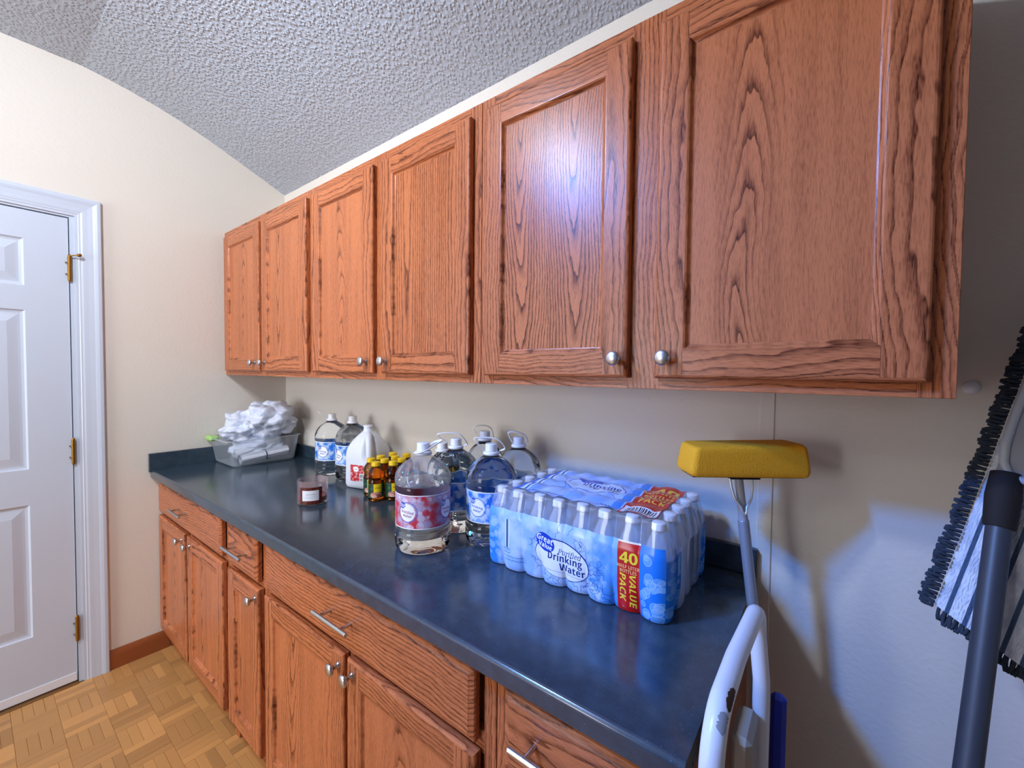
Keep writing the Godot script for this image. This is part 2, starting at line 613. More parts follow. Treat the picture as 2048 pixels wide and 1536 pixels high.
func materials() -> void:
	M.rail = grain_mat(oak(512, 1024, 0.5, 1.0, 3, [[0.09, 0.0, 0.05], [0.31, 0.02, 0.02], [0.46, 0.01, 0.1]], 0.0085, 0.9))
	M.panels = [
		grain_mat(oak(360, 680, 0.36, 0.66, 21, [[0.2, 0.11, 0.005, 0.05]], 0.0105, 0.8)),
		grain_mat(oak(360, 680, 0.36, 0.66, 22, [[0.12, -0.06, 0.055, 0.06], [0.36, 0.0, 0.09, 0.05]], 0.0095, 1.0)),
		grain_mat(oak(360, 680, 0.36, 0.66, 23, [[0.17, 0.12, 0.004, 0.022]], 0.011, 0.9)),
		grain_mat(oak(360, 680, 0.36, 0.66, 24, [[0.085, -0.02, 0.04], [0.5, 0.0, 0.16]], 0.0115, 1.05)),
		grain_mat(oak(360, 680, 0.36, 0.66, 25, [[0.078, -0.068, 0.056], [0.268, -0.064, 0.052]], 0.0078, 1.35)),
		grain_mat(oak(400, 680, 0.36, 0.66, 26, [[0.125, 0.1, 0.006, 0.035]], 0.0095, 1.15)),
	]
	M.slab = grain_mat(oak(512, 1024, 0.5, 1.0, 31, [[0.1, 0.06, 0.01], [0.4, -0.05, 0.06]], 0.0095, 1.0))
	var cream := mat(s8(228, 221, 208), 0.62, 0.0, 0.35)
	var wn := NoiseTexture2D.new()
	wn.width = 512
	wn.height = 512
	wn.seamless = true
	wn.noise = noise(0.05, 5, 3)
	cream.heightmap_enabled = true
	cream.heightmap_texture = wn
	cream.heightmap_scale = 0.05
	cream.uv1_triplanar = true
	cream.uv1_world_triplanar = true
	cream.uv1_scale = Vector3.ONE * 2.0
	M.wall = cream
	# sprayed popcorn ceiling
	var pop := mat(s8(186, 196, 208), 0.5, 0.0, 0.5)
	var pn := NoiseTexture2D.new()
	pn.width = 1024
	pn.height = 1024
	pn.seamless = true
	var cell := FastNoiseLite.new()
	cell.noise_type = FastNoiseLite.TYPE_CELLULAR
	cell.cellular_return_type = FastNoiseLite.RETURN_DISTANCE
	cell.cellular_jitter = 1.0
	cell.frequency = 0.045
	cell.fractal_octaves = 2
	cell.fractal_gain = 0.4
	cell.seed = 8
	pn.noise = cell
	var ramp := Gradient.new()
	ramp.set_color(0, Color(1, 1, 1))
	ramp.set_color(1, Color(0, 0, 0))
	ramp.set_offset(0, 0.05)
	ramp.set_offset(1, 0.5)
	pn.color_ramp = ramp
	pop.heightmap_enabled = true
	pop.heightmap_texture = pn
	pop.heightmap_scale = 0.62
	pop.uv1_triplanar = true
	pop.uv1_world_triplanar = true
	pop.uv1_scale = Vector3.ONE * 1.55
	M.ceiling = pop
	M.white_paint = mat(s8(204, 214, 227), 0.35, 0.0, 0.5)
	M.dark = mat(s8(30, 22, 18), 0.8)
	M.brass = mat(s8(150, 112, 50), 0.35, 0.9)
	M.nickel = mat(s8(205, 207, 210), 0.28, 1.0)
	M.chrome = mat(s8(225, 228, 232), 0.1, 1.0)
	M.base_oak = mat(s8(150, 82, 42), 0.4)
	# dark slate laminate with faint flecks
	var lam := mat(Color.WHITE, 0.17, 0.0, 0.6)
	var li := Image.create(512, 512, false, Image.FORMAT_RGB8)
	var g := RandomNumberGenerator.new()
	g.seed = 77
	var ln := noise(0.02, 4, 3)
	for y in 512:
		for x in 512:
			var k := 1.0 + ln.get_noise_2d(x, y) * 0.12 + g.randf_range(-0.07, 0.07)
			if g.randf() < 0.0006:
				k *= 2.2
			li.set_pixel(x, y, Color(0.20 * k, 0.262 * k, 0.312 * k))
	lam.albedo_texture = tex(li)
	lam.uv1_triplanar = true
	lam.uv1_world_triplanar = true
	lam.uv1_scale = Vector3.ONE * 2.0
	M.laminate = lam
	M.water = glass(s8(252, 254, 255), 1.33)
	M.white_plastic = mat(s8(240, 242, 246), 0.35)
	M.white_plastic.backlight = Color(0.25, 0.25, 0.25)
	M.parquet = []
	for k in 7:
		var sh := [1.0, 0.96, 1.04, 0.91, 1.09, 0.98, 1.02][k] as float
		var pm := mat(Color(0.77 * sh, 0.57 * sh, 0.34 * sh), 0.33)
		M.parquet.append(pm)

# ------------------------------------------------------------------ the room
func slab_poly(b: MB, prof: Array, x0: float, x1: float, up: float) -> void:
	# a sheet of thickness `up` above the (z, y) profile, swept from x0 to x1
	var e := Vector3(0, up, 0)
	for k in prof.size() - 1:
		var a := Vector3(x0, prof[k].y, prof[k].x)
		var c := Vector3(x0, prof[k + 1].y, prof[k + 1].x)
		var l := Vector3(x1 - x0, 0, 0)
		b.quad(a, a + l, c + l, c)
		b.quad(a + e, c + e, c + l + e, a + l + e)
	for k in [0, prof.size() - 1]:
		var a := Vector3(x0, prof[k].y, prof[k].x)
		var l := Vector3(x1 - x0, 0, 0)
		b.quad(a, a + e, a + l + e, a + l)

func room() -> void:
	var X := 6.2
	var Z := 5.0
	# floor: finger parquet, every slat near the camera a piece of its own
	var fl := struct("floor", MB.new().box(Vector3(-0.1, -0.12, -0.1), Vector3(X + 0.1, -0.0085, Z + 0.1)), mat(s8(110, 74, 36), 0.7))
	var meshes := []
	for way in 2:
		for k in 2:
			var hx := 0.0604 if way == 0 else 0.0149
			var hz := 0.0149 if way == 0 else 0.0604
			meshes.append(MB.new().box(Vector3(-hx, -0.008, -hz), Vector3(hx, 0.0 - k * 0.0005, hz), 0.0008).build())
	var far := [MB.new(), MB.new(), MB.new(), MB.new()]
	var near := 0
	rng.seed = 42
	var bs := 0.1212
	for bi in range(0, 52):
		for bj in range(-4, 38):
			var o := Vector3(0.004 + bi * bs, 0, 0.5 + bj * bs)
			if o.x > X or o.z > Z:
				continue
			var way := (bi + bj) % 2
			var bt := rng.randi() % 7
			for k in 4:
				var c := o + (Vector3(bs / 2, 0, bs * (k + 0.5) / 4) if way == 0 else Vector3(bs * (k + 0.5) / 4, 0, bs / 2))
				var tone := bt if rng.randf() < 0.5 else rng.randi() % 7
				if c.z > 0.53 and c.x < 1.04 and c.z < 1.44 and c.z - 0.56 < (1.1 - c.x) * 0.9 + 0.06 and near < 300:
					near += 1
					var p := MeshInstance3D.new()
					p.name = "parquet_slat"
					p.mesh = meshes[way * 2 + rng.randi() % 2]
					p.material_override = M.parquet[tone]
					p.position = c
					fl.add_child(p, true)
				elif c.x < X - 0.05 and c.z < Z - 0.05:
					var hx := 0.0604 if way == 0 else 0.0149
					var hz := 0.0149 if way == 0 else 0.0604
					far[tone % 4].box(c + Vector3(-hx, -0.008, -hz), c + Vector3(hx, 0, hz))
	for k in 4:
		var o := obj("parquet_field", far[k], M.parquet[k], fl)
		o.set_meta("kind", "stuff")
	# ceiling: slopes up from the back wall, then runs level
	var cb := MB.new()
	slab_poly(cb, [Vector2(0.856, 2.738), Vector2(Z + 0.1, 2.738)], -0.1, X + 0.1, 0.12)
	var under := []
	var over := []
	for q in [[-0.1, 2.418], [0.0, 2.461], [0.1, 2.503], [0.2, 2.545], [0.3, 2.587], [0.4, 2.627], [0.5, 2.661], [0.6, 2.69], [0.7, 2.713], [0.78, 2.727], [0.856, 2.738]]:
		under.append(PackedVector3Array([Vector3(-0.1, q[1], q[0]), Vector3(X + 0.1, q[1], q[0])]))
		over.append(PackedVector3Array([Vector3(-0.1, q[1] + 0.12, q[0]), Vector3(X + 0.1, q[1] + 0.12, q[0])]))
	cb.grid(under)
	cb.grid(over, false, true)
	struct("ceiling", cb, M.ceiling)
	struct("wall_back", MB.new().box(Vector3(-0.1, -0.01, -0.1), Vector3(X + 0.1, 2.47, 0)), M.wall)
	var dz0 := 0.888
	var dz1 := 1.742
	var dy := 2.08
	var wl := MB.new()
	wl.box(Vector3(-0.12, -0.01, 0), Vector3(0, 2.745, dz0))
	wl.box(Vector3(-0.12, -0.01, dz1), Vector3(0, 2.745, Z))
	wl.box(Vector3(-0.12, dy, dz0), Vector3(0, 2.745, dz1))
	struct("wall_left", wl, M.wall)
	# unseen right wall, set far off for less bounce; unseen window lights the right
	var wr := MB.new()
	wr.box(Vector3(X, -0.01, 0), Vector3(X + 0.12, 2.745, 1.2))
	wr.box(Vector3(X, -0.01, 2.3), Vector3(X + 0.12, 2.745, Z))
	wr.box(Vector3(X, -0.01, 1.2), Vector3(X + 0.12, 0.9, 2.3))
	wr.box(Vector3(X, 2.0, 1.2), Vector3(X + 0.12, 2.745, 2.3))
	struct("wall_right", wr, M.wall)
	var wv := MB.new()  # front wall, cut open for the added window
	wv.box(Vector3(-0.1, -0.01, Z), Vector3(0.3, 2.745, Z + 0.1))
	wv.box(Vector3(2.1, -0.01, Z), Vector3(X + 0.1, 2.745, Z + 0.1))
	wv.box(Vector3(0.3, -0.01, Z), Vector3(2.1, 0.7, Z + 0.1))
	wv.box(Vector3(0.3, 2.2, Z), Vector3(2.1, 2.745, Z + 0.1))
	struct("wall_front", wv, M.wall)
	# added partition, out of view: blocks window fill and bounces cool light rightward
	struct("added_wall_partition", MB.new().box(Vector3(1.75, -0.01, 2.6), Vector3(X, 2.745, 2.7)), mat(s8(150, 160, 176), 0.7))
	var vf := MB.new()
	for e in [[Vector3(0.3, 0.7, 0), Vector3(2.1, 0.75, 0.1)], [Vector3(0.3, 2.15, 0), Vector3(2.1, 2.2, 0.1)], [Vector3(0.3, 0.75, 0), Vector3(0.35, 2.15, 0.1)], [Vector3(2.05, 0.75, 0), Vector3(2.1, 2.15, 0.1)], [Vector3(1.18, 0.75, 0.03), Vector3(1.22, 2.15, 0.07)]]:
		vf.box(e[0] + Vector3(0, 0, Z), e[1] + Vector3(0, 0, Z), 0.004)
	var win2 := struct("added_window_2", vf, M.white_paint)  # added window, out of view, frames the fill light
	for e in [[0.35, 1.18], [1.22, 2.05]]:
		obj("pane", MB.new().box(Vector3(e[0], 0.75, Z + 0.045), Vector3(e[1], 2.15, Z + 0.05)), film(s8(255, 255, 255), 0.04, 0.0), win2)
	var wf := MB.new()
	for e in [[Vector3(0.0, 0.9, 1.2), Vector3(0.1, 0.95, 2.3)], [Vector3(0.0, 1.95, 1.2), Vector3(0.1, 2.0, 2.3)], [Vector3(0.0, 0.95, 1.2), Vector3(0.1, 1.95, 1.25)], [Vector3(0.0, 0.95, 2.25), Vector3(0.1, 1.95, 2.3)], [Vector3(0.03, 1.43, 1.25), Vector3(0.07, 1.47, 2.25)]]:
		wf.box(e[0] + Vector3(X, 0, 0), e[1] + Vector3(X, 0, 0), 0.004)
	var win := struct("unseen_window_1", wf, M.white_paint)  # unseen window, placed to cool the right side
	obj("pane", MB.new().box(Vector3(X + 0.045, 0.95, 1.25), Vector3(X + 0.05, 1.43, 2.25)), film(s8(255, 255, 255), 0.04, 0.0), win)
	obj("pane", MB.new().box(Vector3(X + 0.045, 1.47, 1.25), Vector3(X + 0.05, 1.95, 2.25)), film(s8(255, 255, 255), 0.04, 0.0), win)
	# wall seam batten right of the cabinets
	struct("trim_1", MB.new().box(Vector3(2.513, 0.0, 0.0), Vector3(2.545, 1.381, 0.0035), 0.0025), M.wall)
	# door with casing, jamb, hinges
	door()
	var bb := MB.new()
	bb.grain(Vector3(0, 0, 0), Vector3(0, 2, 0.1), Vector3(0, 0, 1))
	bb.strip(Vector3(0, 0, 0.585), Vector3(0, 0, 0.806), Vector3(0, 1, 0), Vector3(1, 0, 0), [Vector2(0, 0.012), Vector2(0.066, 0.012), Vector2(0.078, 0.009), Vector2(0.088, 0.004), Vector2(0.09, 0)], 0, 0)
	struct("baseboard_left", bb, M.base_oak)
	var b2 := MB.new().box(Vector3(0, 0, 1.826), Vector3(0.012, 0.09, Z), 0.003)
	struct("baseboard_left", b2, M.base_oak)

func door() -> void:
	var W: StandardMaterial3D = M.white_paint
	var x := -0.006
	var z0 := 0.909
	var z1 := 1.722
	var y0 := 0.012
	var y1 := 2.061
	var b := MB.new()
	# six raised panels: field rectangles between stiles and rails, each with a sunk moulding
	var zs := [[z0 + 0.128, z0 + 0.362], [z1 - 0.362, z1 - 0.128]]
	var ys := [[0.27, 0.835], [0.985, 1.65], [1.75, 1.945]]
	var cz := [z0, zs[0][0], zs[0][1], zs[1][0], zs[1][1], z1]
	var cy := [y0, ys[0][0], ys[0][1], ys[1][0], ys[1][1], ys[2][0], ys[2][1], y1]
	var nx := Vector3(1, 0, 0)
	var panels := []
	for i in cz.size() - 1:
		for j in cy.size() - 1:
			if i % 2 == 1 and j % 2 == 1:
				panels.append([cz[i], cz[i + 1], cy[j], cy[j + 1]])
				continue
			b.quad(Vector3(x, cy[j], cz[i + 1]), Vector3(x, cy[j], cz[i]), Vector3(x, cy[j + 1], cz[i]), Vector3(x, cy[j + 1], cz[i + 1]))
	b.box(Vector3(x - 0.036, y0, z0), Vector3(x - 0.012, y1, z1))
	b.quad(Vector3(x, y0, z0), Vector3(x - 0.012, y0, z0), Vector3(x - 0.012, y1, z0), Vector3(x, y1, z0))
	b.quad(Vector3(x, y1, z0), Vector3(x - 0.012, y1, z0), Vector3(x - 0.012, y1, z1), Vector3(x, y1, z1))
	var d := struct("door_1", b, W)
	for p in panels:
		var q := MB.new()
		var pr := [Vector2(0, 0), Vector2(0.006, -0.007), Vector2(0.014, -0.0085), Vector2(0.022, -0.0075), Vector2(0.05, -0.0015)]
		var A := Vector3(x, p[2], p[0])
		var B := Vector3(x, p[2], p[1])
		var C := Vector3(x, p[3], p[1])
		var D := Vector3(x, p[3], p[0])
		q.strip(A, B, Vector3(0, 1, 0), nx, pr)
		q.strip(B, C, Vector3(0, 0, -1), nx, pr)
		q.strip(C, D, Vector3(0, -1, 0), nx, pr)
		q.strip(D, A, Vector3(0, 0, 1), nx, pr)
		var f := 0.05
		q.quad(Vector3(x - 0.0015, p[2] + f, p[1] - f), Vector3(x - 0.0015, p[2] + f, p[0] + f), Vector3(x - 0.0015, p[3] - f, p[0] + f), Vector3(x - 0.0015, p[3] - f, p[1] - f))
		obj("panel", q, W, d)
	obj("door_sweep", MB.new().box(Vector3(x, 0.012, z0 + 0.002), Vector3(x + 0.004, 0.05, z1), 0.0015), mat(s8(235, 240, 246), 0.25), d)
	# jamb behind the casing, dark gap above the door
	var j := MB.new()
	j.box(Vector3(-0.12, 0, 0.888), Vector3(-0.001, 2.066, 0.9055))
	j.box(Vector3(-0.12, 2.066, 0.888), Vector3(-0.001, 2.08, 1.742))
	j.box(Vector3(-0.12, 0, 1.7255), Vector3(-0.001, 2.066, 1.742))
	j.box(Vector3(-0.12, 0, 0.9055), Vector3(-0.046, 2.066, 0.9145))
	j.box(Vector3(-0.12, 0, 1.717), Vector3(-0.046, 2.066, 1.7255))
	j.box(Vector3(-0.12, 2.056, 0.9055), Vector3(-0.046, 2.066, 1.7255))
	struct("trim_2", j, W)
	# casing: mitred colonial moulding
	var c := MB.new()
	var pr := [Vector2(0, 0), Vector2(0, 0.014), Vector2(0.003, 0.017), Vector2(0.013, 0.0175), Vector2(0.021, 0.0155), Vector2(0.027, 0.0135), Vector2(0.044, 0.0115), Vector2(0.06, 0.0105), Vector2(0.066, 0.0085), Vector2(0.071, 0.0085), Vector2(0.074, 0.0062), Vector2(0.083, 0.006), Vector2(0.083, 0)]
	var za := 0.8065
	var zb := 1.8235
	var yt := 2.157
	c.strip(Vector3(0, 0, za), Vector3(0, yt, za), Vector3(0, 0, 1), nx, pr, 0, 1)
	c.strip(Vector3(0, yt, za), Vector3(0, yt, zb), Vector3(0, -1, 0), nx, pr, 1, 1)
	c.strip(Vector3(0, yt, zb), Vector3(0, 0, zb), Vector3(0, 0, -1), nx, pr, 1, 0)
	struct("trim_3", c, W)
	struct("trim_4", MB.new().box(Vector3(-0.12, -0.008, 0.906), Vector3(0.012, 0.006, 1.725), 0.003), mat(s8(120, 80, 32), 0.5))
	# hinges
	for y in [0.249, 1.043, 1.844]:
		var h := MB.new()
		h.lathe([Vector2(0, -0.058), Vector2(0.004, -0.058), Vector2(0.0052, -0.055), Vector2(0.0062, -0.052), Vector2(0.0062, 0.052), Vector2(0.0052, 0.055), Vector2(0.004, 0.06), Vector2(0, 0.06)], 14, Vector3(0.006, y, 0.9075))
		h.box(Vector3(-0.003, y - 0.05, 0.908), Vector3(0.0015, y + 0.05, 0.913))
		for s in [-0.03, 0.0, 0.03]:
			h.lathe([Vector2(0.0066, s - 0.001), Vector2(0.0066, s + 0.001)], 14, Vector3(0.006, y, 0.9075))
		for s in [-0.025, 0.025]:
			h.lathe([Vector2(0, 0), Vector2(0.003, 0.0), Vector2(0.003, 0.003), Vector2(0, 0.004)], 10, Vector3(-0.001, y + s, 0.918), null, Basis(Vector3(0, 0, 1), -PI / 2))
		obj("hinge", h, M.brass, d)
	var st := MB.new()
	st.tube([Vector3(0.008, 1.898, 0.906), Vector3(0.02, 1.9, 0.896), Vector3(0.03, 1.9, 0.884)], 0.0025, 8)
	st.lathe([Vector2(0, 0), Vector2(0.006, 0), Vector2(0.0075, 0.006), Vector2(0.006, 0.014), Vector2(0, 0.014)], 12, Vector3(0.03, 1.9, 0.886), null, Basis(Vector3(1, 0, 0), -PI / 2.6))
	obj("door_stop", st, M.brass, d)

# ------------------------------------------------------------------ cabinets
const EDGE := [Vector2(0, -0.019), Vector2(0, -0.006), Vector2(0.0012, -0.003), Vector2(0.0035, -0.0011), Vector2(0.007, 0.0)]
const BEAD := [Vector2(0, 0), Vector2(0.002, -0.0002), Vector2(0.005, -0.002), Vector2(0.008, -0.0065), Vector2(0.010, -0.0085), Vector2(0.0125, -0.0095)]
const NZ := Vector3(0, 0, 1)

# grain along the piece, taken from a stretch of the board picture that does not run over its edge
func rail_uv(b: MB, upright: bool, at := Vector3.ZERO, length := 0.95) -> MB:
	var o := Vector2(rng.randf_range(0, 0.8), -rng.randf_range(0, maxf(0.0, 0.99 - length)))
	if upright:
		b.grain(at, Vector3(2, 0, 2), Vector3(0, 1, 0), o)
	else:
		b.grain(at, Vector3(0, 2, 2), Vector3(1, 0, 0), o)
	return b

# frame-and-panel door on the plane z; x0..x1, y0..y1; knob at (kx, ky)
func panel_door(parent: Node3D, x0: float, x1: float, y0: float, y1: float, z: float, pm: Material, kx: float, ky: float, sw := 0.055) -> void:
	var iw := 0.0125
	var pz := z - 0.0095
	var pb := MB.new()
	pb.grain(Vector3(x0 + sw, y0 + sw, 0), Vector3(1.0 / maxf(x1 - x0 - 2 * sw, 0.1), 0, 0), Vector3(0, 1.0 / (y1 - y0 - 2 * sw), 0))
	var a := sw + iw - 0.001
	pb.quad(Vector3(x0 + a, y0 + a, pz), Vector3(x1 - a, y0 + a, pz), Vector3(x1 - a, y1 - a, pz), Vector3(x0 + a, y1 - a, pz))
	pb.quad(Vector3(x1 - 0.003, y0 + 0.003, z - 0.019), Vector3(x0 + 0.003, y0 + 0.003, z - 0.019), Vector3(x0 + 0.003, y1 - 0.003, z - 0.019), Vector3(x1 - 0.003, y1 - 0.003, z - 0.019))
	var d := obj("door", pb, pm, parent)
	var e := 0.007
	for s in 2:
		var xo := x0 if s == 0 else x1
		var b := rail_uv(MB.new(), true, Vector3(xo if s == 0 else xo - sw, y0, z), y1 - y0)
		var w := Vector3(1, 0, 0) if s == 0 else Vector3(-1, 0, 0)
		b.strip(Vector3(xo, y0, z), Vector3(xo, y1, z), w, NZ, EDGE)
		var xi := xo + w.x * sw
		var lo := minf(xo + w.x * e, xi)
		var hi := maxf(xo + w.x * e, xi)
		b.quad(Vector3(lo, y0 + e, z), Vector3(hi, y0 + e, z), Vector3(hi, y1 - e, z), Vector3(lo, y1 - e, z))
		b.strip(Vector3(xi, y0 + sw, z), Vector3(xi, y1 - sw, z), w, NZ, BEAD)
		obj("stile", b, M.rail, d)
	for s in 2:
		var yo := y0 if s == 0 else y1
		var b := rail_uv(MB.new(), false, Vector3(x0, yo if s == 0 else yo - sw, z), x1 - x0)
		var w := Vector3(0, 1, 0) if s == 0 else Vector3(0, -1, 0)
		b.strip(Vector3(x0, yo, z), Vector3(x1, yo, z), w, NZ, EDGE)
		var yi := yo + w.y * sw
		var lo := minf(yo + w.y * e, yi)
		var hi := maxf(yo + w.y * e, yi)
		var g := 0.0004
		b.quad(Vector3(x0 + sw + g, lo, z - g), Vector3(x1 - sw - g, lo, z - g), Vector3(x1 - sw - g, hi, z - g), Vector3(x0 + sw + g, hi, z - g))
		b.strip(Vector3(x0 + sw, yi, z), Vector3(x1 - sw, yi, z), w, NZ, BEAD)
		obj("rail", b, M.rail, d)
	var k := MB.new()
	k.lathe([Vector2(0, -0.001), Vector2(0.0085, -0.001), Vector2(0.0085, 0.001), Vector2(0.0062, 0.003), Vector2(0.0052, 0.009), Vector2(0.0062, 0.015), Vector2(0.0125, 0.0185), Vector2(0.0152, 0.0215), Vector2(0.0158, 0.0245), Vector2(0.0148, 0.0275), Vector2(0.011, 0.0298), Vector2(0.005, 0.031), Vector2(0, 0.0312)], 24, Vector3(kx, ky, z), null, Basis(Vector3(1, 0, 0), PI / 2))
	obj("knob", k, M.nickel, d)

func drawer_front(parent: Node3D, x0: float, x1: float, y0: float, y1: float, z: float, hx: float) -> void:
	var b := MB.new()
	b.grain(Vector3(x0, y0, z), Vector3(0, 2, 2), Vector3(1, 0, 0), Vector2(rng.randf_range(0.02, 0.7), -rng.randf_range(0, maxf(0.0, 0.99 - (x1 - x0)))))
	var c := [Vector3(x0, y0, z), Vector3(x1, y0, z), Vector3(x1, y1, z), Vector3(x0, y1, z)]
	var pr := [Vector2(0, -0.019), Vector2(0, -0.0075), Vector2(0.002, -0.0048), Vector2(0.006, -0.0032), Vector2(0.0115, -0.0012), Vector2(0.0135, 0.0)]
	b.strip(c[0], c[1], Vector3(0, 1, 0), NZ, pr)
	b.strip(c[1], c[2], Vector3(-1, 0, 0), NZ, pr)
	b.strip(c[2], c[3], Vector3(0, -1, 0), NZ, pr)
	b.strip(c[3], c[0], Vector3(1, 0, 0), NZ, pr)
	var e := 0.0135
	b.quad(c[0] + Vector3(e, e, 0), c[1] + Vector3(-e, e, 0), c[2] + Vector3(-e, -e, 0), c[3] + Vector3(e, -e, 0))
	var d := obj("drawer", b, M.slab, parent)
	var y := (y0 + y1) / 2 + 0.007
	var h := MB.new()
	var l := 0.08
	h.tube([Vector3(hx - l, y, z + 0.033), Vector3(hx - l + 0.001, y, z + 0.033), Vector3(hx + l - 0.001, y, z + 0.033), Vector3(hx + l, y, z + 0.033)], [0.0048, 0.0056, 0.0056, 0.0048], 14)
	for s in [-0.048, 0.048]:
		h.tube([Vector3(hx + s, y, z - 0.001), Vector3(hx + s, y, z + 0.031)], 0.0042, 12)
	obj("pull", h, M.nickel, d)

func face_frame(parent: Node3D, x0: float, x1: float, y0: float, y1: float, z: float, stiles: Array, rails: Array, called := "face_frame") -> void:
	# stiles: [xa, xb] full height; rails: [xa, xb, ya, yb]
	for s in stiles:
		obj("stile", rail_uv(MB.new(), true, Vector3(s[0], y0, z), y1 - y0).box(Vector3(s[0], y0, z - 0.019), Vector3(s[1], y1, z), 0.0008), M.rail, parent)
	for r in rails:
		obj("rail", rail_uv(MB.new(), false, Vector3(r[0], r[2], z), r[1] - r[0]).box(Vector3(r[0], r[2], z - 0.019), Vector3(r[1], r[3], z - 0.0004), 0.0006), M.rail, parent)

func upper_cabinet(label: String, x0: float, x1: float, d: Array, knobs: Array, pm: Array) -> void:
	var t := thing("upper_cabinet", label, "cabinet", Vector3.ZERO, 0.0, "oak wall cabinets over the counter")
	var y0 := 1.381
	var y1 := 2.152
	var zf := 0.317
	var c := rail_uv(MB.new(), true, Vector3(x0, y0, 0), 0.8)
	c.box(Vector3(x0, y0, 0.002), Vector3(x0 + 0.012, y1, zf - 0.019))
	c.box(Vector3(x1 - 0.012, y0, 0.002), Vector3(x1, y1, zf - 0.019))
	c.box(Vector3(x0 + 0.012, y1 - 0.012, 0.002), Vector3(x1 - 0.012, y1, zf - 0.019))
	c.box(Vector3(x0 + 0.012, y0 + 0.012, 0.002), Vector3(x1 - 0.012, y0 + 0.024, zf - 0.019))
	c.box(Vector3(x0 + 0.012, y0 + 0.024, 0.002), Vector3(x1 - 0.012, y1 - 0.012, 0.008))
	c.box(Vector3(x0 + 0.012, y0 + 0.024, 0.288), Vector3(x1 - 0.012, y1 - 0.012, 0.297))
	obj("body", c, M.rail, t)
	var ra := x0 + 0.045
	var rb := x1 - 0.042
	var mid: float = (d[0][1] + d[1][0]) / 2.0
	face_frame(t, x0, x1, y0, y1, zf, [[x0, ra], [rb, x1], [mid - 0.035, mid + 0.035]], [[ra, rb, y0, y0 + 0.04], [ra, rb, y1 - 0.06, y1]])
	for k in 2:
		panel_door(t, d[k][0], d[k][1], 1.404, 2.117, 0.337, pm[k], knobs[k], 1.445)

func base_cabinet(label: String, x0: float, x1: float, drawers: Array, doors: Array, pm: int) -> Node3D:
	var t := thing("base_cabinet", label, "cabinet", Vector3.ZERO, 0.0, "oak base cabinets under the counter")
	var y0 := 0.10
	var y1 := 0.876
	var zf := 0.598
	var c := rail_uv(MB.new(), true, Vector3(x0, y0, 0), 0.8)
	c.box(Vector3(x0, 0.0, 0.002), Vector3(x0 + 0.016, y1, zf - 0.019))
	c.box(Vector3(x1 - 0.016, 0.0, 0.002), Vector3(x1, y1, zf - 0.019))
	c.box(Vector3(x0 + 0.016, y0, 0.002), Vector3(x1 - 0.016, y0 + 0.016, zf - 0.019))
	c.box(Vector3(x0 + 0.016, y0 + 0.016, 0.57), Vector3(x1 - 0.016, y1, zf - 0.019))
	obj("body", c, M.rail, t)
	obj("toe_kick", rail_uv(MB.new(), false, Vector3(x0, 0, 0.545), x1 - x0).box(Vector3(x0, 0.0, 0.545), Vector3(x1, 0.1, 0.56)), M.base_oak, t)
	var st := [[x0, x0 + 0.03], [x1 - 0.03, x1]]
	var rl := [[x0 + 0.03, x1 - 0.03, y1 - 0.045, y1], [x0 + 0.03, x1 - 0.03, 0.675, 0.72], [x0 + 0.03, x1 - 0.03, y0, y0 + 0.04]]
	if doors.size() == 2:
		var m: float = (doors[0][1] + doors[1][0]) / 2.0
		st.append([m - 0.03, m + 0.03])
	face_frame(t, x0, x1, y0, y1, zf, st, rl)
	for d in drawers:
		drawer_front(t, d[0], d[1], 0.703, 0.846, 0.62, d[2])
	for k in doors.size():
		panel_door(t, doors[k][0], doors[k][1], 0.111, 0.685, 0.62, M.panels[(pm + k) % 6], doors[k][2], 0.65, 0.055)
	return t

func countertop() -> void:
	var L := 2.517
	var t := thing("countertop", "dark slate laminate countertop with low backsplash running over all the base cabinets", "countertop")
	var b := MB.new()
	b.box(Vector3(0.001, 0.876, 0.001), Vector3(L - 0.001, 0.9139, 0.63))
	# rounded front edge
	var pr := []
	pr.append(Vector2(0.876, 0.63))
	pr.append(Vector2(0.876, 0.6425))
	for k in 4:
		var a := -PI / 2 + (PI / 2) * k / 3.0
		pr.append(Vector2(0.8795 + sin(a) * 0.0035, 0.6425 + cos(a) * 0.0035))
	for k in 7:
		var a := (PI / 2) * k / 6.0
		pr.append(Vector2(0.905 + sin(a) * 0.009, 0.637 + cos(a) * 0.009))
	pr.append(Vector2(0.914, 0.60))
	pr.append(Vector2(0.914, 0.001))
	var rows := []
	for p in pr:
		rows.append(PackedVector3Array([Vector3(0.001, p.x, p.y), Vector3(L, p.x, p.y)]))
	b.grid(rows)
	for k in range(0, pr.size() - 2):
		b.tri(Vector3(L, 0.895, 0.6), Vector3(L, pr[k + 1].x, pr[k + 1].y), Vector3(L, pr[k].x, pr[k].y))
	b.box(Vector3(L - 0.002, 0.876, 0.001), Vector3(L, 0.9139, 0.6))
	obj("top", b, M.laminate, t)
	obj("backsplash", MB.new().box(Vector3(0.02, 0.914, 0.001), Vector3(L, 0.981, 0.019), 0.002), M.laminate, t)
	obj("side_splash", MB.new().box(Vector3(0.001, 0.905, 0.001), Vector3(0.0195, 0.995, 0.655), 0.002), M.laminate, t)

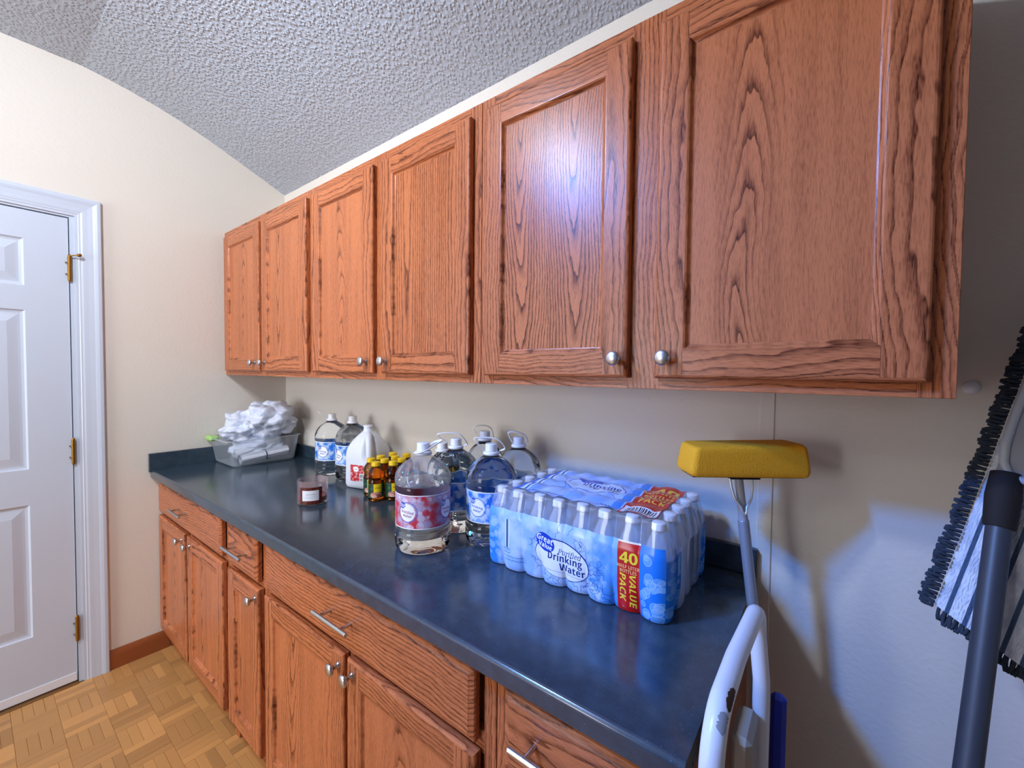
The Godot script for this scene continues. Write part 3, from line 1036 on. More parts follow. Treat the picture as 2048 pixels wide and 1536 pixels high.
func cabinets() -> void:
	rng.seed = 7
	var P: Array = M.panels
	upper_cabinet("oak wall cabinet with two narrow-looking doors against the left wall, over the plastic bags", 0.0, 0.949, [[0.036, 0.470], [0.500, 0.927]], [0.425, 0.533], [P[0], P[1]])
	upper_cabinet("middle of the three oak wall cabinets, over the milk jug and amber bottles", 0.951, 1.871, [[0.972, 1.387], [1.437, 1.842]], [1.352, 1.465], [P[2], P[3]])
	upper_cabinet("oak wall cabinet at the free end over the water case, lamp glare on it", 1.873, 2.798, [[1.897, 2.304], [2.362, 2.767]], [2.283, 2.386], [P[4], P[5]])
	base_cabinet("oak base cabinet against the left wall with one drawer over two doors", 0.0, 0.868, [[0.006, 0.836, 0.39]], [[0.006, 0.412, 0.372], [0.44, 0.85, 0.478]], 0)
	base_cabinet("narrow oak base cabinet with one small drawer over a single door", 0.87, 1.188, [[0.905, 1.156, 1.03]], [[0.9, 1.17, 1.145]], 3)
	base_cabinet("wide oak base cabinet with one long drawer over two doors, mid run", 1.19, 2.168, [[1.222, 2.128, 1.668]], [[1.212, 1.678, 1.655], [1.694, 2.132, 1.718]], 1)
	base_cabinet("oak base cabinet at the free end of the counter beside the step stool", 2.17, 2.5, [[2.2, 2.47, 2.318]], [[2.2, 2.47, 2.24]], 4)
	countertop()

# ------------------------------------------------------------------ things on the counter
const CT := 0.9142
const EYE := Vector3(2.6537, 1.4152, 1.1953)

func to_eye(x: float, z: float) -> float:
	return atan2(EYE.x - x, EYE.z - z)

# water jug; handle = points in the frame that faces the camera
func jug(label: String, x: float, z: float, R: float, H: float, lm: Material, phi: float, handle: Array, twist := true, group := "water jugs") -> Node3D:
	# twist: spiral flutes on the shoulder, and water only up to the shoulder
	var t := thing("water_jug", label, "water jug", Vector3(x, CT, z), to_eye(x, z) + phi, group)
	var k := H / 0.297
	var prof := []
	for p in [[0.0, 0.007], [0.45, 0.006], [0.7, 0.0015], [0.8, 0.0], [0.88, 0.001], [0.94, 0.005], [0.975, 0.012], [0.995, 0.022], [1.0, 0.031], [1.0, 0.037], [0.972, 0.041], [0.972, 0.044], [1.0, 0.048], [1.0, 0.054], [0.972, 0.058], [0.972, 0.061], [1.0, 0.065], [1.0, 0.069], [0.982, 0.0715], [0.982, 0.166], [1.0, 0.1695], [1.0, 0.177], [0.985, 0.180], [0.985, 0.183], [1.0, 0.187], [0.99, 0.195], [0.965, 0.204], [0.925, 0.213], [0.865, 0.222], [0.785, 0.2305], [0.69, 0.2385], [0.58, 0.2455], [0.46, 0.2515], [0.35, 0.257], [0.27, 0.2615], [0.235, 0.265], [0.225, 0.27], [0.225, 0.284], [0.0, 0.284]]:
		prof.append(Vector2(p[0] * R, p[1] * k))
	var bump := func(a: float, y: float, r: float) -> float:
		var yy := y / k
		if yy < 0.04 and yy > 0.0012:
			return r * (1.0 - 0.055 * pow(maxf(0.0, cos(a * 6.0)), 2.0) * (1.0 - yy / 0.04))
		if twist and yy > 0.188 and yy < 0.26:
			var f := sin(PI * (yy - 0.188) / 0.072)
			return r * (1.0 + 0.055 * f * sin(a * 13.0 + yy * 62.0))
		if not twist and yy > 0.188 and yy < 0.26:
			var f := sin(PI * (yy - 0.188) / 0.072)
			return r * (1.0 - 0.05 * f * pow(maxf(0.0, cos(a * 5.0)), 3.0))
		return r
	if twist:
		var wet := []
		var dry := []
		for p in prof:
			if p.y < 0.186 * k:
				wet.append(p)
			elif p.y < 0.2835 * k:
				dry.append(p)
		wet.append(Vector2(R * 0.985, 0.186 * k))
		wet.append(Vector2(0, 0.1865 * k))
		dry.push_front(Vector2(R * 0.99, 0.1845 * k))
		obj("body", MB.new().lathe(wet, 104, Vector3.ZERO, bump), M.water, t)
		obj("shoulder", MB.new().lathe(dry, 144, Vector3.ZERO, bump), film(s8(220, 226, 232), 0.16, 0.03), t)
	else:
		obj("body", MB.new().lathe(prof, 104, Vector3.ZERO, bump), M.water, t)
	if lm:
		obj("label", MB.new().lathe([Vector2(R * 0.9855, 0.0725 * k), Vector2(R * 0.9855, 0.12 * k), Vector2(R * 0.9855, 0.165 * k)], 72), lm, t)
	var c := MB.new()
	var ribs := func(a: float, _y: float, r: float) -> float: return r * (1.0 + (0.012 if fmod(a * 40.0 / TAU, 1.0) < 0.5 else -0.012))
	c.lathe([Vector2(0.0185, 0.2735 * k), Vector2(0.0185, 0.277 * k), Vector2(0.0178, 0.278 * k), Vector2(0.0178, 0.294 * k), Vector2(0.0168, 0.2965 * k), Vector2(0.0, 0.297 * k)], 80, Vector3.ZERO, ribs)
	obj("cap", c, M.white_plastic, t)
	obj("collar", MB.new().lathe([Vector2(0.0, 0.2615 * k), Vector2(0.022, 0.2615 * k), Vector2(0.0242, 0.264 * k), Vector2(0.0242, 0.2695 * k), Vector2(0.022, 0.272 * k), Vector2(0.0185, 0.273 * k), Vector2(0.0, 0.273 * k)], 40), M.white_plastic, t)
	if handle.size():
		var cv := Curve3D.new()
		for p in handle:
			cv.add_point((p as Vector3).rotated(Vector3.UP, -phi))
		for i in cv.point_count:
			var a := cv.get_point_position(maxi(i - 1, 0))
			var b := cv.get_point_position(mini(i + 1, cv.point_count - 1))
			cv.set_point_in(i, (a - b) / 6.0)
			cv.set_point_out(i, (b - a) / 6.0)
		var pts := []
		for i in 33:
			pts.append(cv.sample_baked(cv.get_baked_length() * i / 32.0, true))
		obj("handle", MB.new().tube(pts, 0.0042, 12, 0.42), M.white_plastic, t)
	return t

func jugs() -> void:
	var red := bottle_label(s8(214, 60, 72), s8(196, 172, 196), s8(225, 40, 50), "Distilled", s8(150, 60, 90), 61)
	var blue := bottle_label(s8(40, 118, 222), s8(205, 222, 246), s8(20, 95, 215), "Drinking", s8(40, 90, 170), 62)
	var arch := [Vector3(-0.024, 0.268, 0.004), Vector3(-0.04, 0.288, 0.012), Vector3(-0.05, 0.303, 0.012), Vector3(-0.02, 0.306, 0.012), Vector3(0.012, 0.302, 0.012), Vector3(0.03, 0.29, 0.01), Vector3(0.04, 0.272, 0.006), Vector3(0.024, 0.265, 0.002)]
	jug("big clear water jug with pink and red label, front of the jug cluster", 1.731, 0.402, 0.0785, 0.296, red, deg_to_rad(-66), [Vector3(-0.025, 0.267, 0.004), Vector3(-0.012, 0.27, 0.024), Vector3(0.008, 0.277, 0.027), Vector3(0.03, 0.289, 0.018), Vector3(0.052, 0.3, 0.006), Vector3(0.03, 0.293, -0.012), Vector3(0.012, 0.274, -0.022)])
	jug("blue-labelled water jug standing right behind the pink-labelled one, amber tint through its shoulder", 1.697, 0.237, 0.075, 0.285, blue, deg_to_rad(13), [Vector3(-0.02, 0.268, 0.006), Vector3(-0.058, 0.296, 0.014), Vector3(-0.045, 0.303, 0.014), Vector3(-0.015, 0.304, 0.014), Vector3(0.012, 0.298, 0.014), Vector3(0.028, 0.28, 0.012), Vector3(0.036, 0.265, 0.008), Vector3(0.022, 0.262, 0.004)], false)
	jug("water jug with blue bubble label and raised white handle beside the bottle case", 1.853, 0.246, 0.0755, 0.287, blue, deg_to_rad(-65), arch, false)
	jug("water jug in the back row against the wall, half hidden by the bottle case", 1.842, 0.094, 0.0725, 0.287, blue, deg_to_rad(60), [Vector3(-0.02, 0.268, 0.006), Vector3(-0.035, 0.3, 0.01), Vector3(-0.01, 0.305, 0.014), Vector3(0.02, 0.293, 0.012), Vector3(0.03, 0.272, 0.006), Vector3(0.022, 0.265, 0.0)], false)
	jug("water jug at the back between two others, only shoulder and handle showing", 1.692, 0.09, 0.066, 0.292, blue, deg_to_rad(20), [Vector3(-0.022, 0.268, 0.006), Vector3(-0.04, 0.303, 0.01), Vector3(-0.01, 0.312, 0.012), Vector3(0.02, 0.303, 0.012), Vector3(0.03, 0.272, 0.006)], false)
	jug("small clear bottle with white cap showing between the pink-labelled jug and the one behind", 1.594, 0.2, 0.05, 0.254, null, 0.0, [], false)
	jug("water jug with blue label in the far pair, nearer the bag container", 0.722, 0.109, 0.077, 0.287, blue, deg_to_rad(-67), [Vector3(-0.022, 0.266, 0.006), Vector3(-0.036, 0.278, 0.01), Vector3(-0.055, 0.29, 0.01), Vector3(-0.06, 0.298, 0.004)], false, "far pair of blue-labelled water jugs")
	jug("water jug with blue label in the far pair, right beside the milk jug", 0.887, 0.101, 0.077, 0.287, blue, deg_to_rad(-88), [], false, "far pair of blue-labelled water jugs")

func milk_jug() -> void:
	var x := 1.057
	var z := 0.132
	var t := thing("milk_jug", "cloudy white plastic gallon jug with a red label, left of the amber bottles", "jug", Vector3(x, CT, z), to_eye(x, z) + deg_to_rad(4))
	var m := mat(s8(228, 233, 242), 0.38)
	m.backlight = Color(0.5, 0.5, 0.52)
	var prof := []
	for p in [[0.0, 0.004], [0.7, 0.004], [0.86, 0.0], [0.95, 0.004], [1.0, 0.016], [1.0, 0.04], [0.995, 0.08], [1.0, 0.12], [0.99, 0.14], [0.95, 0.16], [0.87, 0.18], [0.75, 0.198], [0.6, 0.214], [0.44, 0.226], [0.31, 0.234], [0.275, 0.238], [0.27, 0.244], [0.25, 0.245], [0.25, 0.254], [0.27, 0.255], [0.265, 0.262], [0.0, 0.262]]:
		prof.append(Vector2(p[0] * 0.074, p[1]))
	# square with rounded corners; one corner (angle 0) faces the camera and is cut back for the handle
	var bump := func(a: float, y: float, r: float) -> float:
		var sq := 1.0
		var b := a - PI / 4
		var c := absf(cos(b))
		var s := absf(sin(b))
		var n := 5.0
		sq = pow(pow(c, n) + pow(s, n), -1.0 / n)
		var f := 1.0 - smoothstep(0.15, 0.25, y)
		var q := lerpf(1.0, sq, f)
		var d := wrapf(a, -PI, PI)
		var cut := exp(-d * d / 0.09) * smoothstep(0.1, 0.14, y) * (1.0 - smoothstep(0.205, 0.225, y))
		return r * q * (1.0 - 0.36 * cut)
	obj("body", MB.new().lathe(prof, 96, Vector3.ZERO, bump), m, t)
	var h := [Vector3(0, 0.226, 0.025), Vector3(0, 0.222, 0.045), Vector3(-0.002, 0.208, 0.062), Vector3(-0.002, 0.18, 0.076), Vector3(-0.002, 0.15, 0.084), Vector3(0, 0.125, 0.084), Vector3(0, 0.108, 0.076)]
	obj("handle", MB.new().tube(h, [0.012, 0.013, 0.0135, 0.0135, 0.0135, 0.014, 0.012], 16), m, t)
	var p := Print.new(200, 240, s8(240, 240, 246))
	p.clouds(31, 0.02, s8(205, 40, 45), s8(235, 190, 195), -0.1, 0.5)
	p.rect(140, 120, 200, 240, s8(238, 238, 244))
	p.ellipse(88, 62, 44, 40, Color.WHITE)
	p.line(Vector2(66, 62), Vector2(110, 62), 6, s8(90, 100, 150))
	for k in 7:
		p.rect(148 + k * 7, 135, 151 + k * 7 + (k % 3), 180, s8(40, 40, 50))
		p.rect(148 + k * 7, 192, 152 + k * 7, 232, s8(60, 60, 70))
	var q := MB.new()
	# the flat side to the left of the front corner
	var d := Vector3(-sin(PI / 4), 0, cos(PI / 4))
	var s := Vector3(cos(PI / 4), 0, sin(PI / 4))
	var c := d * 0.0746 + s * 0.004
	q.quad(c - s * 0.033 + Vector3(0, 0.034, 0), c + s * 0.033 + Vector3(0, 0.034, 0), c + s * 0.033 + Vector3(0, 0.102, 0), c - s * 0.033 + Vector3(0, 0.102, 0), [Vector2(0, 1), Vector2(1, 1), Vector2(1, 0), Vector2(0, 0)])
	obj("label", q, print_mat(p, 0.4), t)

func amber_bottles() -> void:
	var p := Print.new(512, 200, s8(22, 70, 52))
	p.clouds(15, 0.02, s8(18, 58, 44), s8(60, 105, 60), -0.2, 0.6)
	for o in [40, 296]:
		p.rect(o + 70, 0, o + 158, 120, s8(246, 214, 30))
		p.rect(o + 84, 52, o + 144, 64, s8(190, 130, 20))
		p.ellipse(o + 95, 160, 66, 42, s8(205, 140, 130))
		p.ellipse(o + 120, 172, 34, 26, s8(150, 80, 70))
		p.ellipse(o + 75, 178, 30, 22, s8(226, 176, 160))
	var lm := print_mat(p, 0.3)
	var am := glass(s8(240, 168, 72), 1.33)
	var cap := mat(s8(246, 205, 22), 0.4)
	var t := thing("amber_bottle", "", "bottle", Vector3.ZERO, 0.0, "amber bottles with yellow caps")
	var prof := []
	for q in [[0.0, 0.003], [0.7, 0.0], [0.9, 0.002], [0.98, 0.008], [1.0, 0.014], [0.985, 0.016], [0.985, 0.07], [1.0, 0.073], [0.98, 0.077], [0.9, 0.083], [0.92, 0.089], [1.0, 0.096], [1.0, 0.104], [0.95, 0.112], [0.82, 0.12], [0.62, 0.128], [0.48, 0.133], [0.45, 0.137], [0.0, 0.1375]]:
		prof.append(Vector2(q[0] * 0.029, q[1]))
	obj("body", MB.new().lathe(prof, 36), am, t)
	obj("label", MB.new().lathe([Vector2(0.02895, 0.0165), Vector2(0.02895, 0.0695)], 36), lm, t)
	var ribs := func(a: float, _y: float, r: float) -> float: return r * (1.0 + (0.015 if fmod(a * 24.0 / TAU, 1.0) < 0.5 else -0.015))
	obj("cap", MB.new().lathe([Vector2(0.0, 0.1325), Vector2(0.0172, 0.1325), Vector2(0.0172, 0.136), Vector2(0.0165, 0.137), Vector2(0.0165, 0.147), Vector2(0.0155, 0.149), Vector2(0.0, 0.1495)], 48, Vector3.ZERO, ribs), cap, t)
	var spots := [
		[1.270, 0.240, "amber bottle with yellow cap, nearest the edge at the left of its group"],
		[1.309, 0.190, "amber bottle with yellow cap, nearest the edge on the right, beside the pink-labelled jug"],
		[1.196, 0.212, "amber bottle with yellow cap at the left end, against the milk jug"],
		[1.247, 0.184, "amber bottle with yellow cap behind the gap of the two nearest ones"],
		[1.180, 0.155, "amber bottle with yellow cap in the second row, left"],
		[1.289, 0.134, "amber bottle with yellow cap behind the nearest right one"],
		[1.231, 0.122, "amber bottle with yellow cap in the middle of its group"],
		[1.166, 0.084, "amber bottle with yellow cap in the back row against the wall, left"],
		[1.229, 0.062, "amber bottle with yellow cap in the back row against the wall, right"],
	]
	for k in spots.size():
		var s: Array = spots[k]
		var at := Vector3(s[0], CT, s[1])
		var turn := to_eye(s[0], s[1]) + deg_to_rad(-95.0 + [0, 6, -10, 14, -25, 40, 10, 80, 30][k])
		if k == 0:
			t.position = at
			t.rotation.y = turn
			t.set_meta("label", s[2])
		else:
			dup(t, at, turn, s[2])

func candle() -> void:
	var x := 1.105
	var z := 0.402
	var R := 0.0535
	var H := 0.089
	var t := thing("candle", "burnt-down dark red candle in a wide clear glass jar with a white label", "candle", Vector3(x, CT, z), to_eye(x, z))
	var g := MB.new()
	g.lathe([Vector2(0, 0.0), Vector2(R * 0.93, 0.0), Vector2(R * 0.99, 0.003), Vector2(R, 0.008), Vector2(R, H - 0.002), Vector2(R - 0.0012, H), Vector2(R - 0.0025, H - 0.002), Vector2(R - 0.003, 0.012), Vector2(R - 0.006, 0.0085), Vector2(0, 0.008)], 56)
	obj("glass_jar", g, film(s8(226, 184, 192), 0.1, 0.03), t)
	var w := MB.new()
	w.lathe([Vector2(0, 0.009), Vector2(R - 0.0045, 0.0095), Vector2(R - 0.0036, 0.013), Vector2(R - 0.0036, 0.027), Vector2(R - 0.006, 0.0255), Vector2(R * 0.6, 0.0235), Vector2(0, 0.023)], 48)
	var wm := mat(s8(110, 18, 34), 0.3)
	wm.subsurf_scatter_enabled = true
	wm.subsurf_scatter_strength = 0.2
	obj("wax", w, wm, t)
	for a in [0.4, 2.5, 4.6]:
		obj("wick", MB.new().tube([Vector3(sin(a) * 0.022, 0.022, cos(a) * 0.022), Vector3(sin(a) * 0.022, 0.03, cos(a) * 0.022), Vector3(sin(a) * 0.0225 + 0.002, 0.035, cos(a) * 0.022)], 0.0013, 8), M.dark, t)
	var a0 := -0.88
	var a1 := 0.62
	var p := Print.new(220, 190, s8(82, 22, 14))
	p.clouds(3, 0.03, s8(70, 16, 10), s8(128, 46, 24), -0.3, 0.5)
	p.rect(26, 34, 186, 150, s8(238, 238, 244))
	for k in 12:
		p.line(Vector2(62 + k * 8, 78 + (k % 3) * 2), Vector2(68 + k * 8, 76 + (k % 2) * 4), 4, s8(150, 155, 170))
	for k in 14:
		p.line(Vector2(54 + k * 8, 104), Vector2(59 + k * 8, 104), 3, s8(185, 190, 200))
		p.line(Vector2(54 + k * 8, 120), Vector2(59 + k * 8, 120), 3, s8(195, 200, 208))
	var rows := []
	var uvs := []
	for r in 2:
		var row := PackedVector3Array()
		var ur := PackedVector2Array()
		for k in 17:
			var a := lerpf(a0, a1, k / 16.0)
			row.append(Vector3(sin(a) * (R + 0.0004), 0.006 + r * 0.062, cos(a) * (R + 0.0004)))
			ur.append(Vector2(k / 16.0, 1.0 - r))
		rows.append(row)
		uvs.append(ur)
	obj("label", MB.new().grid(rows, false, false, uvs), print_mat(p, 0.45), t)

func bag_container() -> void:
	# translucent tray: a rounded box that flares towards its rim
	var c := Vector3(0.147, CT, 0.228)
	var t := thing("plastic_container", "open translucent plastic storage box with green latch, packed with paper rolls and bags", "storage box", c)
	var outer := []
	var ring := func(hx: float, hz: float, y: float, rc: float) -> PackedVector3Array:
		var row := PackedVector3Array()
		for q in 4:
			for k in 7:
				var a := PI / 2 * q + PI / 2 * k / 6.0
				var sx := 1.0 if q == 0 or q == 1 else -1.0
				var sz := 1.0 if q == 0 or q == 3 else -1.0
				row.append(Vector3(sx * (hx - rc) + sin(a) * rc, y, sz * (hz - rc) + cos(a) * rc))
		row.append(row[0])
		return row
	for s in [[0.118, 0.142, 0.0, 0.02], [0.127, 0.151, 0.004, 0.025], [0.13, 0.155, 0.012, 0.026], [0.137, 0.164, 0.07, 0.028], [0.143, 0.174, 0.132, 0.03], [0.146, 0.18, 0.137, 0.033], [0.147, 0.186, 0.139, 0.036], [0.147, 0.187, 0.133, 0.037]]:
		outer.append(ring.call(s[0], s[1], s[2], s[3]))
	var base := PackedVector3Array()
	base.resize(outer[0].size())
	base.fill(Vector3(0, 0.0, 0))
	outer.push_front(base)
	var pm := film(s8(204, 213, 221), 0.33, 0.3)
	obj("box", MB.new().grid(outer, true), pm, t)
	var la := MB.new()
	la.box(Vector3(-0.138, 0.118, 0.152), Vector3(-0.06, 0.145, 0.196), 0.009)
	obj("latch", la, mat(s8(168, 212, 118), 0.4), t)
	# paper rolls inside
	var paper := mat(s8(222, 226, 236), 0.7)
	var roll := func(called: String, label: String, a: Vector3, b: Vector3, r: float) -> MeshInstance3D:
		var m := MB.new()
		var d := (b - a).normalized()
		var side := d.cross(Vector3.UP).normalized()
		var up := side.cross(d)
		var rows := []
		for s in [0.0, 0.03, 0.97, 1.0]:
			var row := PackedVector3Array()
			for k in 60:
				var an := TAU * k / 20.0
				var rr := r * (1.0 - 0.17 * k / 20.0)
				row.append(a.lerp(b, s) + (side * cos(an) + up * sin(an)) * rr)
			rows.append(row)
		m.grid(rows)
		var o := obj(called, m, paper)
		tag(o, label, "paper roll", "paper rolls in the box")
		return o
	var r1: MeshInstance3D = roll.call("paper_roll", "white paper roll with a dark rubber band, lying along the front of the box", Vector3(0.262, CT + 0.035, 0.345), Vector3(0.262, CT + 0.056, 0.115), 0.0265)
	var bd := MB.new()
	bd.lathe([Vector2(0.0268, -0.0022), Vector2(0.0279, -0.0022), Vector2(0.0279, 0.0022), Vector2(0.0268, 0.0022)], 24, Vector3(0.262, CT + 0.0455, 0.228), null, Basis(Quaternion(Vector3.UP, Vector3(0, 0.021, -0.23).normalized())))
	obj("rubber_band", bd, mat(s8(40, 62, 96), 0.5), r1)
	roll.call("paper_roll", "plain white paper roll slanting up behind the banded one in the box", Vector3(0.2, CT + 0.05, 0.345), Vector3(0.215, CT + 0.115, 0.14), 0.024)
	var card := MB.new()
	card.box(Vector3(0.165, CT + 0.03, 0.085), Vector3(0.235, CT + 0.125, 0.105), 0.002, Basis.IDENTITY)
	tag(obj("cardboard_piece", card, mat(s8(120, 92, 70), 0.8)), "piece of brown cardboard standing in the box behind the paper rolls", "cardboard")
	# crumpled shopping bags
	var bm := mat(s8(236, 240, 248), 0.32)
	bm.backlight = Color(0.45, 0.46, 0.5)
	var bi := Print.new(512, 256, s8(238, 241, 248))
	var g := RandomNumberGenerator.new()
	g.seed = 19
	for k in 26:
		bi.squiggle(g, g.randf_range(0, 512), g.randf_range(30, 220), 9, 4, Color(s8(120, 160, 230), 0.16))
	bm.albedo_texture = tex(bi.im)
	bag("plastic_bag", "big crumpled white plastic shopping bag heaped on top of the storage box", Vector3(0.2, CT + 0.228, 0.18), Vector3(0.12, 0.1, 0.14), 3, bm, 0.2)
	bag("plastic_bag", "smaller crumpled white plastic bag with blue print, in the box against the left wall", Vector3(0.128, CT + 0.182, 0.265), Vector3(0.108, 0.088, 0.115), 8, bm, 0.24)
	bag("plastic_bag", "flattened white plastic bag stuffed into the storage box under the heap", Vector3(0.135, CT + 0.075, 0.21), Vector3(0.115, 0.066, 0.14), 14, bm, 0.18)

func bag(called: String, label: String, c: Vector3, r: Vector3, sd: int, m: Material, amp: float) -> void:
	var n1 := noise(1.15, sd, 1)
	n1.fractal_type = FastNoiseLite.FRACTAL_RIDGED
	n1.fractal_octaves = 3
	n1.fractal_gain = 0.38
	var n2 := noise(0.9, sd + 5, 2)
	var rows := []
	for i in 81:
		var th := PI * i / 80.0
		var row := PackedVector3Array()
		for k in 129:
			var ph := TAU * k / 128.0
			var d := Vector3(sin(th) * sin(ph), -cos(th), sin(th) * cos(ph))
			if k == 128:
				d = Vector3(0, -cos(th), sin(th))
			var q := 1.0 + n2.get_noise_3dv(d * 1.3) * amp * 1.5 - (n1.get_noise_3dv(d * 0.85) - 0.1) * amp * 0.8
			row.append(c + Vector3(d.x * r.x, d.y * r.y, d.z * r.z) * q)
		rows.append(row)
	tag(obj(called, MB.new().grid(rows, true), m), label, "plastic bag", "crumpled plastic bags")

# ------------------------------------------------------------------ shrink-wrapped case of forty bottles
func water_case() -> void:
	var o := Vector3(0, CT, 0)
	var t := thing("bottled_water_case", "blue shrink-wrapped case of forty small water bottles with a red value band", "water case", o)
	var xs := []
	for i in 8:
		xs.append(1.9665 + i * 0.0592)
	var zs := [0.085, 0.146, 0.207, 0.268, 0.334]
	var R := 0.0292
	var cen := []
	for i in 8:
		for j in 5:
			var st := 0.0065 if i % 2 == 1 else -0.0035
			cen.append(Vector2(xs[i] + (0.0 if j % 2 == 0 else 0.001), zs[j] + st * (1.0 if j == 4 else 0.35)))
	var bp := []
	for q in [[0.0, 0.004], [0.6, 0.0], [0.85, 0.001], [0.96, 0.007], [1.0, 0.016], [1.0, 0.04], [0.95, 0.045], [1.0, 0.05], [1.0, 0.12], [0.97, 0.13], [0.9, 0.14], [0.78, 0.1505], [0.63, 0.161], [0.5, 0.17], [0.42, 0.177], [0.4, 0.182], [0.4, 0.185], [0.0, 0.185]]:
		bp.append(Vector2(q[0] * R, q[1]))
	var flutes := func(a: float, y: float, r: float) -> float: return r * (1.0 + 0.03 * sin(a * 8.0) * clampf((y - 0.13) / 0.02, 0, 1) * clampf((0.178 - y) / 0.02, 0, 1))
	var bmesh := MB.new().lathe(bp, 32, Vector3.ZERO, flutes).build()
	var ribs := func(a: float, _y: float, r: float) -> float: return r * (1.0 + (0.015 if fmod(a * 30.0 / TAU, 1.0) < 0.5 else -0.015))
	var cmesh := MB.new().lathe([Vector2(0.0, 0.181), Vector2(0.0146, 0.181), Vector2(0.0146, 0.185), Vector2(0.014, 0.186), Vector2(0.014, 0.195), Vector2(0.0128, 0.1975), Vector2(0.0, 0.198)], 60, Vector3.ZERO, ribs).build()
	var pet := film(s8(210, 228, 255), 0.3, 0.08)
	for c in cen:
		var b := obj("bottle", bmesh, pet, t)
		b.position = Vector3(c.x, 0, c.y)
		obj("cap", cmesh, M.white_plastic, b)
	# the film: perimeter samples on a rounded rectangle, pulled in between the bottles
	var a0: float = xs[0] - 0.0305
	var a1: float = xs[7] + 0.0315
	var b0 := 0.054
	var b1 := 0.3705
	var rc := 0.03
	var ctr := Vector2((a0 + a1) / 2, (b0 + b1) / 2)
	var per := []
	var corner := func(cx: float, cz: float, f: float, g: float, n: int) -> void:
		for k in n:
			var a := lerpf(f, g, float(k) / n)
			per.append(Vector2(cx + sin(a) * rc, cz + cos(a) * rc))
	var run := func(f: Vector2, g: Vector2, n: int) -> void:
		for k in n:
			per.append(f.lerp(g, float(k) / n))
	var marks := [0]
	# front, from the middle of the left corner to the middle of the right corner
	corner.call(a0 + rc, b1 - rc, -PI / 4, 0.0, 4)
	run.call(Vector2(a0 + rc, b1), Vector2(a1 - rc, b1), 150)
	corner.call(a1 - rc, b1 - rc, 0.0, PI / 4, 4)
	marks.append(per.size())
	corner.call(a1 - rc, b1 - rc, PI / 4, PI / 2, 4)
	run.call(Vector2(a1, b1 - rc), Vector2(a1, b0 + rc), 84)
	corner.call(a1 - rc, b0 + rc, PI / 2, PI * 0.75, 4)
	marks.append(per.size())
	corner.call(a1 - rc, b0 + rc, PI * 0.75, PI, 4)
	run.call(Vector2(a1 - rc, b0), Vector2(a0 + rc, b0), 150)
	corner.call(a0 + rc, b0 + rc, PI, PI * 1.25, 4)
	marks.append(per.size())
	corner.call(a0 + rc, b0 + rc, PI * 1.25, PI * 1.5, 4)
	run.call(Vector2(a0, b0 + rc), Vector2(a0, b1 - rc), 84)
	corner.call(a0 + rc, b1 - rc, PI * 1.5, PI * 1.75, 4)
	marks.append(per.size())
	per.append(per[0])
	var tight := []
	var norm := []
	for k in per.size():
		var h: Vector2 = per[k]
		var pa: Vector2 = per[maxi(k - 1, 0)]
		var pb: Vector2 = per[mini(k + 1, per.size() - 1)]
		var tg := (pb - pa).normalized()
		var inw := Vector2(-tg.y, tg.x)
		if inw.dot(ctr - h) < 0:
			inw = -inw
		norm.append(inw)
		var best := 0.03
		for c in cen:
			var w: Vector2 = c - h
			var d := w.dot(inw)
			var side := absf(w.cross(inw))
			if side < R + 0.0006 and d > 0:
				best = minf(best, d - sqrt(maxf((R + 0.0006) * (R + 0.0006) - side * side, 0.0)))
		tight.append(maxf(best, 0.0))
	var wr := noise(14.0, 6, 2)
	var at := func(k: int, y: float) -> Vector3:
		var ten := 0.45 + 0.48 * smoothstep(0.01, 0.075, y) - 0.15 * smoothstep(0.12, 0.16, y)
		var i: float = tight[k] * (1.0 - ten)
		i += 0.0165 * clampf((y - 0.135) / 0.062, 0.0, 1.0)
		i += 0.004 * (1.0 - smoothstep(0.0, 0.012, y))
		var p: Vector2 = per[k] + norm[k] * i
		var n := wr.get_noise_3d(p.x, y * 0.7, p.y)
		return Vector3(p.x, y, p.y) - Vector3(norm[k].x, 0, norm[k].y) * n * 0.0012
	var sheet := func(called: String, k0: int, k1: int, y0: float, y1: float, rows_n: int, m: Material, lift := 0.0) -> void:
		var rows := []
		var uvs := []
		for j in rows_n + 1:
			var y := lerpf(y0, y1, float(j) / rows_n)
			var row := PackedVector3Array()
			var ur := PackedVector2Array()
			for k in range(k0, k1 + 1):
				var q: Vector3 = at.call(k, y)
				q -= Vector3(norm[k].x, 0, norm[k].y) * lift
				row.append(q)
				ur.append(Vector2(float(k - k0) / (k1 - k0), 1.0 - float(j) / rows_n))
			rows.append(row)
			uvs.append(ur)
		obj(called, MB.new().grid(rows, false, false, uvs), m, t)
	var fp := front_print()
	var ep := end_print()
	var clear := film(s8(225, 236, 255), 0.13, 0.1)
	var haze := film(s8(225, 235, 248), 0.4, 0.3)
	sheet.call("printed_film", marks[0], marks[1], 0.002, 0.151, 26, fp)
	sheet.call("clear_film", marks[0], marks[1], 0.151, 0.1975, 8, clear)
	sheet.call("end_print", marks[1], marks[1] + 22, 0.002, 0.128, 22, ep)
	sheet.call("end_print", marks[2] - 22, marks[2], 0.002, 0.128, 22, ep)
	sheet.call("clear_film", marks[1], marks[2], 0.12, 0.1975, 12, clear)
	sheet.call("film_rim", marks[1] + 20, marks[1] + 34, 0.004, 0.178, 22, haze, 0.0012)
	sheet.call("film_rim", marks[2] - 26, marks[2] - 18, 0.004, 0.178, 22, haze, 0.0012)
	sheet.call("clear_film", marks[1] + 22, marks[2] - 22, 0.002, 0.12, 20, clear)
	sheet.call("printed_film", marks[2], marks[3], 0.002, 0.151, 26, fp)
	sheet.call("clear_film", marks[2], marks[3], 0.151, 0.1975, 8, clear)
	sheet.call("end_print", marks[3], marks[3] + 22, 0.002, 0.14, 22, ep)
